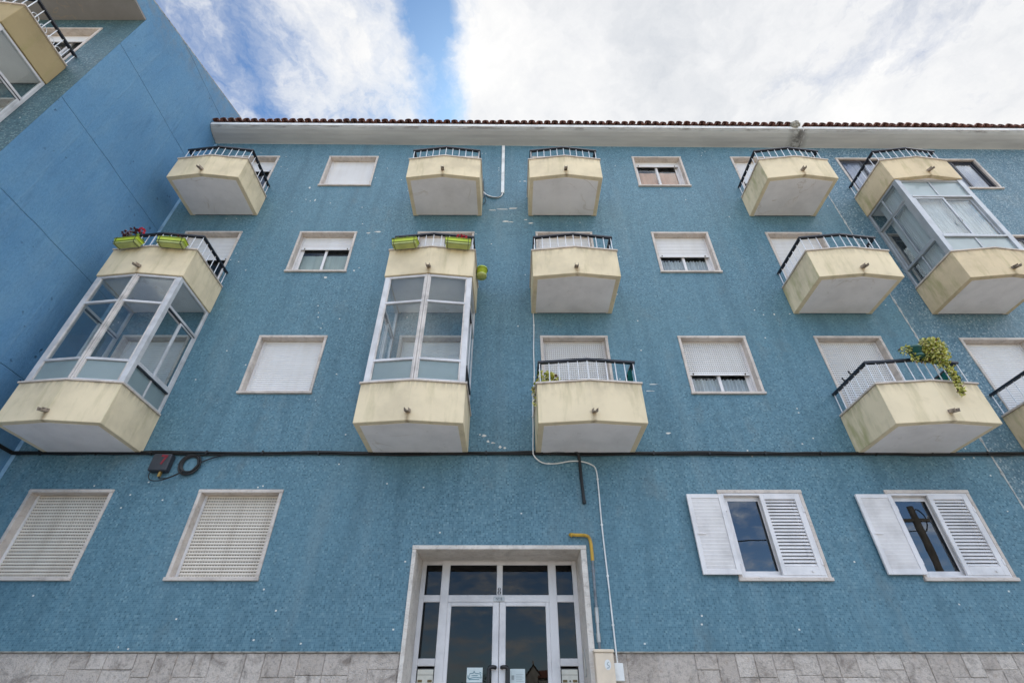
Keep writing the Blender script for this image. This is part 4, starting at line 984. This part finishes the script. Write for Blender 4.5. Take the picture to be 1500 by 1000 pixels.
thing(m,'gas_pipe',[M['yellow'],M['pipe'],M['steel']],'gas pipe painted yellow at its bent top, grey below, right of the entrance','pipe',(1.14,-.05,2.2))
r0=empty('meter_box',(1.175,-.07,1.35),'cream meter box with a white oval sticker, under the gas pipe right of the entrance','box')
m=MB(); m.box(-.118,.118,-.075,.08,0,.83); m.build('case',M['cream_box'],r0,.008)
m=MB(); m.box(-.128,.128,-.088,.078,.8305,.865); m.build('lid',M['cream_box'],r0,.008)
m=MB(); n=24; m.add([(.035+.040*math.cos(2*math.pi*i/n),-.0765,.70+.056*math.sin(2*math.pi*i/n)) for i in range(n)],[tuple(range(n))]); m.build('sticker',M['white_pvc'],r0)
m=MB(); m.tube(smooth_path([(.02,-.0775,.665),(.045,-.0775,.67),(.05,-.0775,.69),(.03,-.0775,.70),(.03,-.0775,.715),(.05,-.0775,.73)],5),.004,5); m.build('sticker_print',M['ink_grey'],r0)
m=MB(); m.box(.105,.117,-.084,-.076,.46,.50); m.build('latch',M['steel'],r0)
m=MB(); m.box(1.292,1.418,-.055,.01,1.885,2.075); m.cur=0; thing(m,'cable_box',M['white_pvc'],'small white cable box on the stone base, right of the cream meter box','box',(1.355,-.02,1.885),.006)

# ------------------------------------------------------------------ across the street (seen mirrored in the glass)
def house(loc,w,d,h,rh,rot,label):
    r0=empty('house',loc,label,'house','houses across the street'); r0.rotation_euler=(0,0,rot); m=MB()
    v=[(-w/2,-d/2,-3),(w/2,-d/2,-3),(w/2,d/2,-3),(-w/2,d/2,-3),(-w/2,-d/2,h),(w/2,-d/2,h),(w/2,d/2,h),(-w/2,d/2,h),(-w/2,0,h+rh),(w/2,0,h+rh)]
    m.add(v,[(0,1,5,4),(1,2,6,9,5),(2,3,7,6),(3,0,4,8,7)]); m.build('wall',M['house'],r0)
    o=.35; k=rh/(d/2); m=MB()
    v=[]
    for x in (-w/2-o,w/2+o): v+=[(x,-d/2-o,h-o*k+.03),(x,0,h+rh+.03),(x,d/2+o,h-o*k+.03),(x,d/2+o,h-o*k+.2),(x,0,h+rh+.2),(x,-d/2-o,h-o*k+.2)]
    m.add(v,[(i,(i+1)%6,6+(i+1)%6,6+i) for i in range(6)]+[(0,1,2,3,4,5),(11,10,9,8,7,6)]); RFF=m.build('roof',M['tile'],r0)
    m=MB(); m.box(w*.2,w*.2+.6,-.3,.3,h+rh*.5,h+rh+.9); m.build('chimney',M['house'],RFF)
    for x in (-w*.28,0,w*.28):
        for z in (.9,3.6):
            if z+1.2<h: 
                ff=MB(); ff.box(x-.6,x+.6,d/2-.02,d/2+.06,z,z+1.3); F=ff.build('window',M['alu_white'],r0); MB().box(x-.5,x+.5,d/2+.061,d/2+.07,z+.1,z+1.2).build('pane',M['alu_dark'],F)
house((7.7,-200,9.5),4.2,5,4.6,3.0,R(90),'small white gabled house on the hill across the street, mirrored in the right door leaf')
house((12.6,-201,9.5),6.5,7,3.8,1.9,R(-5),'wider white house on the hill across the street, beside the gabled one')
def tree(loc,h,r,label,seed,n=900):
    rn=random.Random(seed); r0=empty('tree',loc,label,'tree','trees across the street'); t=MB(); t.tube([(0,0,-1),(.1,0,h*.3),(0,.1,h*.6)],[.22,.16,.07],8)
    for i in range(5):
        a=rn.uniform(0,6.28); t.tube([(0,0,h*rn.uniform(.3,.5)),(r*.5*math.cos(a),r*.5*math.sin(a),h*rn.uniform(.55,.8))],[.09,.03],6)
    t.build('trunk',M['wood'],r0); L=MB(); cl=[(vdir(rn)*r*.62,rn.uniform(.3,.55)*r) for _ in range(10)]
    for i in range(n):
        c,cr=rn.choice(cl); d=vdir(rn); p=Vector((0,0,h*.62))+Vector((c.x,c.y,c.z*.8))+d*cr*rn.random()**.4; leaf(L,p,d+vdir(rn),rn.uniform(.3,.5),rn.uniform(-1,1))
    L.build('crown',M['leaf_dark'],r0)
for i,(x,yy,h,r,lab) in enumerate(((-3.5,-58,4.6,2.6,'low round tree across the street, mirrored in the left door leaf'),(1.2,-62,4.0,2.4,'low bushy tree across the street, mirrored where the door leaves meet'),(-9,-60,5.4,2.8,'round tree across the street, left of the low round one'),(5.4,-50,6.4,2.2,'tall dark tree across the street, mirrored in the right side pane'),(17,-26,6.2,2.3,'near dark tree across the street, behind the utility pole'))): tree((x,yy,0),h,r,lab,20+i)
r0=empty('utility_pole',(13.4,-9.0,0),'concrete utility pole with wires across the street, mirrored in the ground floor window','pole')
m=MB(); m.tube([(0,0,-.3),(0,0,7.2)],[.15,.10],12); m.build('shaft',M['wood'],r0)
m=MB(); m.bar((-.6,0,6.75),(.6,0,6.75),.09,.09); m.build('crossarm',M['wood'],r0)
m=MB()
for x in (-.5,.5): m.lathe([(0,0),(.04,0),(.05,.06),(.03,.1),(0,.11)],(x,0,6.8),10)
m.build('insulator',M['white_pvc'],r0)
m=MB(); m.tube(smooth_path([(0,-.05,6.9),(.25,-.1,7.15),(.45,-.1,6.9),(.3,-.1,6.5),(.05,-.1,6.4)],8),.02,6); m.build('wire_drop',M['cable'],r0)
m=MB(); m.tube([(13.3-i*1.6,-9.0,6.42-.55*(1-((i-10)/10)**2)) for i in range(21)],.018,6); thing(m,'overhead_cable',M['cable'],'overhead cable strung from the utility pole along the street','cable',(13.3,-9,6.4))

# ------------------------------------------------------------------ sky, sun, camera
w=bpy.data.worlds.new('World'); scene.world=w; w.use_nodes=True; T=w.node_tree; T.nodes.clear()
class WT(NT):
    def __init__(self): self.t=T
W=WT()
SUN_EL,SUN_AZ=R(60),R(-4)          # behind the roof
sky=W.n('ShaderNodeTexSky',sky_type='NISHITA'); sky.sun_disc=False; sky.sun_elevation=SUN_EL; sky.sun_rotation=SUN_AZ; sky.air_density=1.0; sky.dust_density=.6; sky.ozone_density=1.6
tc=W.n('ShaderNodeTexCoord').outputs['Generated']; s=W.n('ShaderNodeSeparateXYZ'); T.links.new(tc,s.inputs[0])
zc=W.math('ADD',W.math('MAXIMUM',s.outputs[2],.0),.18); U=W.math('DIVIDE',s.outputs[0],zc); V=W.math('DIVIDE',s.outputs[1],zc)
uv=W.n('ShaderNodeCombineXYZ'); T.links.new(U,uv.inputs[0]); T.links.new(V,uv.inputs[1]); uvo=uv.outputs[0]
wq=W.n('ShaderNodeVectorMath',operation='SCALE'); wq.inputs['Scale'].default_value=.22; T.links.new(W.noise(uvo,3.6,6,.62,0,'Color'),wq.inputs[0])
wa=W.n('ShaderNodeVectorMath',operation='ADD'); T.links.new(uvo,wa.inputs[0]); T.links.new(wq.outputs[0],wa.inputs[1]); uw=wa.outputs[0]
n1=W.noise(W.mapv(uw,(1.15,1.0,1),(0,0,R(-30)),(3.1,1.7,0)),2.6,12,.60)
n2=W.noise(W.mapv(uw,(1.2,1.0,1),(0,0,R(38))),6.5,12,.66)
def gauss(cu,cv,su,sv,rot=0):
    m=W.mapv(uvo,(1/su,1/sv,1),(0,0,0),(-cu/su,-cv/sv,0)); g=W.n('ShaderNodeVectorMath',operation='LENGTH'); T.links.new(m,g.inputs[0]); return W.ramp(g.outputs['Value'],[(0,1),(.5,.6),(1,0)])
bias=W.math('ADD',n1,0)
# the thick bright bank over the roof and to the right
def smooth(x,a,b,c=0,d=1):
    o=W.n('ShaderNodeMapRange',interpolation_type='SMOOTHSTEP')
    for k,q in zip(('From Min','From Max','To Min','To Max'),(a,b,c,d)): o.inputs[k].default_value=q
    T.links.new(x,o.inputs['Value']); return o.outputs[0]
right=smooth(U,-.16,-.01); front=smooth(V,-.5,.1)
bias=W.math('ADD',bias,W.math('MULTIPLY',W.math('MULTIPLY',right,front),.30))
bias=W.math('ADD',bias,W.math('MULTIPLY',gauss(-.26,.38,.15,.34),.17))
bias=W.math('SUBTRACT',bias,W.math('MULTIPLY',gauss(-.118,.38,.058,.40),.31))
bias=W.math('SUBTRACT',bias,W.math('MULTIPLY',gauss(-.44,.36,.12,.30),.02))
bias=W.math('SUBTRACT',bias,W.math('MULTIPLY',gauss(1.2,-2.0,.9,1.3),.12))
low=W.math('MULTIPLY',smooth(s.outputs[2],.52,.22),smooth(V,-.1,-.6))      # clearer sky low down behind the viewer
bias=W.math('SUBTRACT',bias,W.math('MULTIPLY',low,.05))
bias=W.math('ADD',bias,W.math('MULTIPLY',W.math('SUBTRACT',n2,.5),.55))
cover=W.ramp(bias,[(.38,0),(.48,.30),(.56,.72),(.68,1)])
shade=W.math('ADD',W.math('MULTIPLY',W.noise(W.mapv(uw,(1,1,1),(0,0,R(20)),(7,3,0)),2.2,10,.6),.7),W.math('MULTIPLY',n2,.3))
cloud=W.ramp(shade,[(.32,(.62,.66,.72)),(.48,(.90,.91,.93)),(.62,(1.08,1.07,1.05))])
# sun-facing unseen clouds behind the viewer, boosted to light the facade; roof bank dimmer
lit=W.math('MULTIPLY',smooth(V,-.3,.2,13.0,3.65),smooth(s.outputs[2],.0,.75,.50,1.0))
lc=W.n('ShaderNodeCombineXYZ'); [T.links.new(lit,lc.inputs[i]) for i in range(3)]
cloud=W.mix(1.0,cloud,lc.outputs[0],'MULTIPLY')
deep=smooth(V,-.3,.2)
skyc=W.mix(1.0,sky.outputs[0],W.mix(deep,(.85,.98,1.12),(.21,.34,.46)),'MULTIPLY')
colr=W.mix(cover,skyc,cloud)
bg=W.n('ShaderNodeBackground'); bg.inputs['Strength'].default_value=.1; T.links.new(colr,bg.inputs[0])
wo=W.n('ShaderNodeOutputWorld'); T.links.new(bg.outputs[0],wo.inputs['Surface'])
sd=bpy.data.lights.new('sun','SUN'); sd.energy=3.0; sd.angle=R(2); sd.color=(1,.95,.88); so=bpy.data.objects.new('sun',sd); col.objects.link(so)
dirv=Vector((math.sin(SUN_AZ)*math.cos(SUN_EL),math.cos(SUN_AZ)*math.cos(SUN_EL),math.sin(SUN_EL))); so.rotation_euler=dirv.to_track_quat('Z','Y').to_euler(); so.location=(10,20,30)
cd=bpy.data.cameras.new('camera'); cam=bpy.data.objects.new('camera',cd); col.objects.link(cam); scene.camera=cam
cd.sensor_width=36; cd.lens=36*727.28/1500; cd.clip_end=2000; cd.clip_start=.05
cam.location=(0,-7.5,1.5); cam.rotation_euler=(math.pi/2+.6511,0,-.0021)
vs=scene.view_settings; vs.view_transform='Standard'; vs.look='None'; vs.exposure=1.45; vs.gamma=1
scene.render.film_transparent=False
scene.cycles.max_bounces=8; scene.cycles.transparent_max_bounces=16; scene.cycles.diffuse_bounces=4
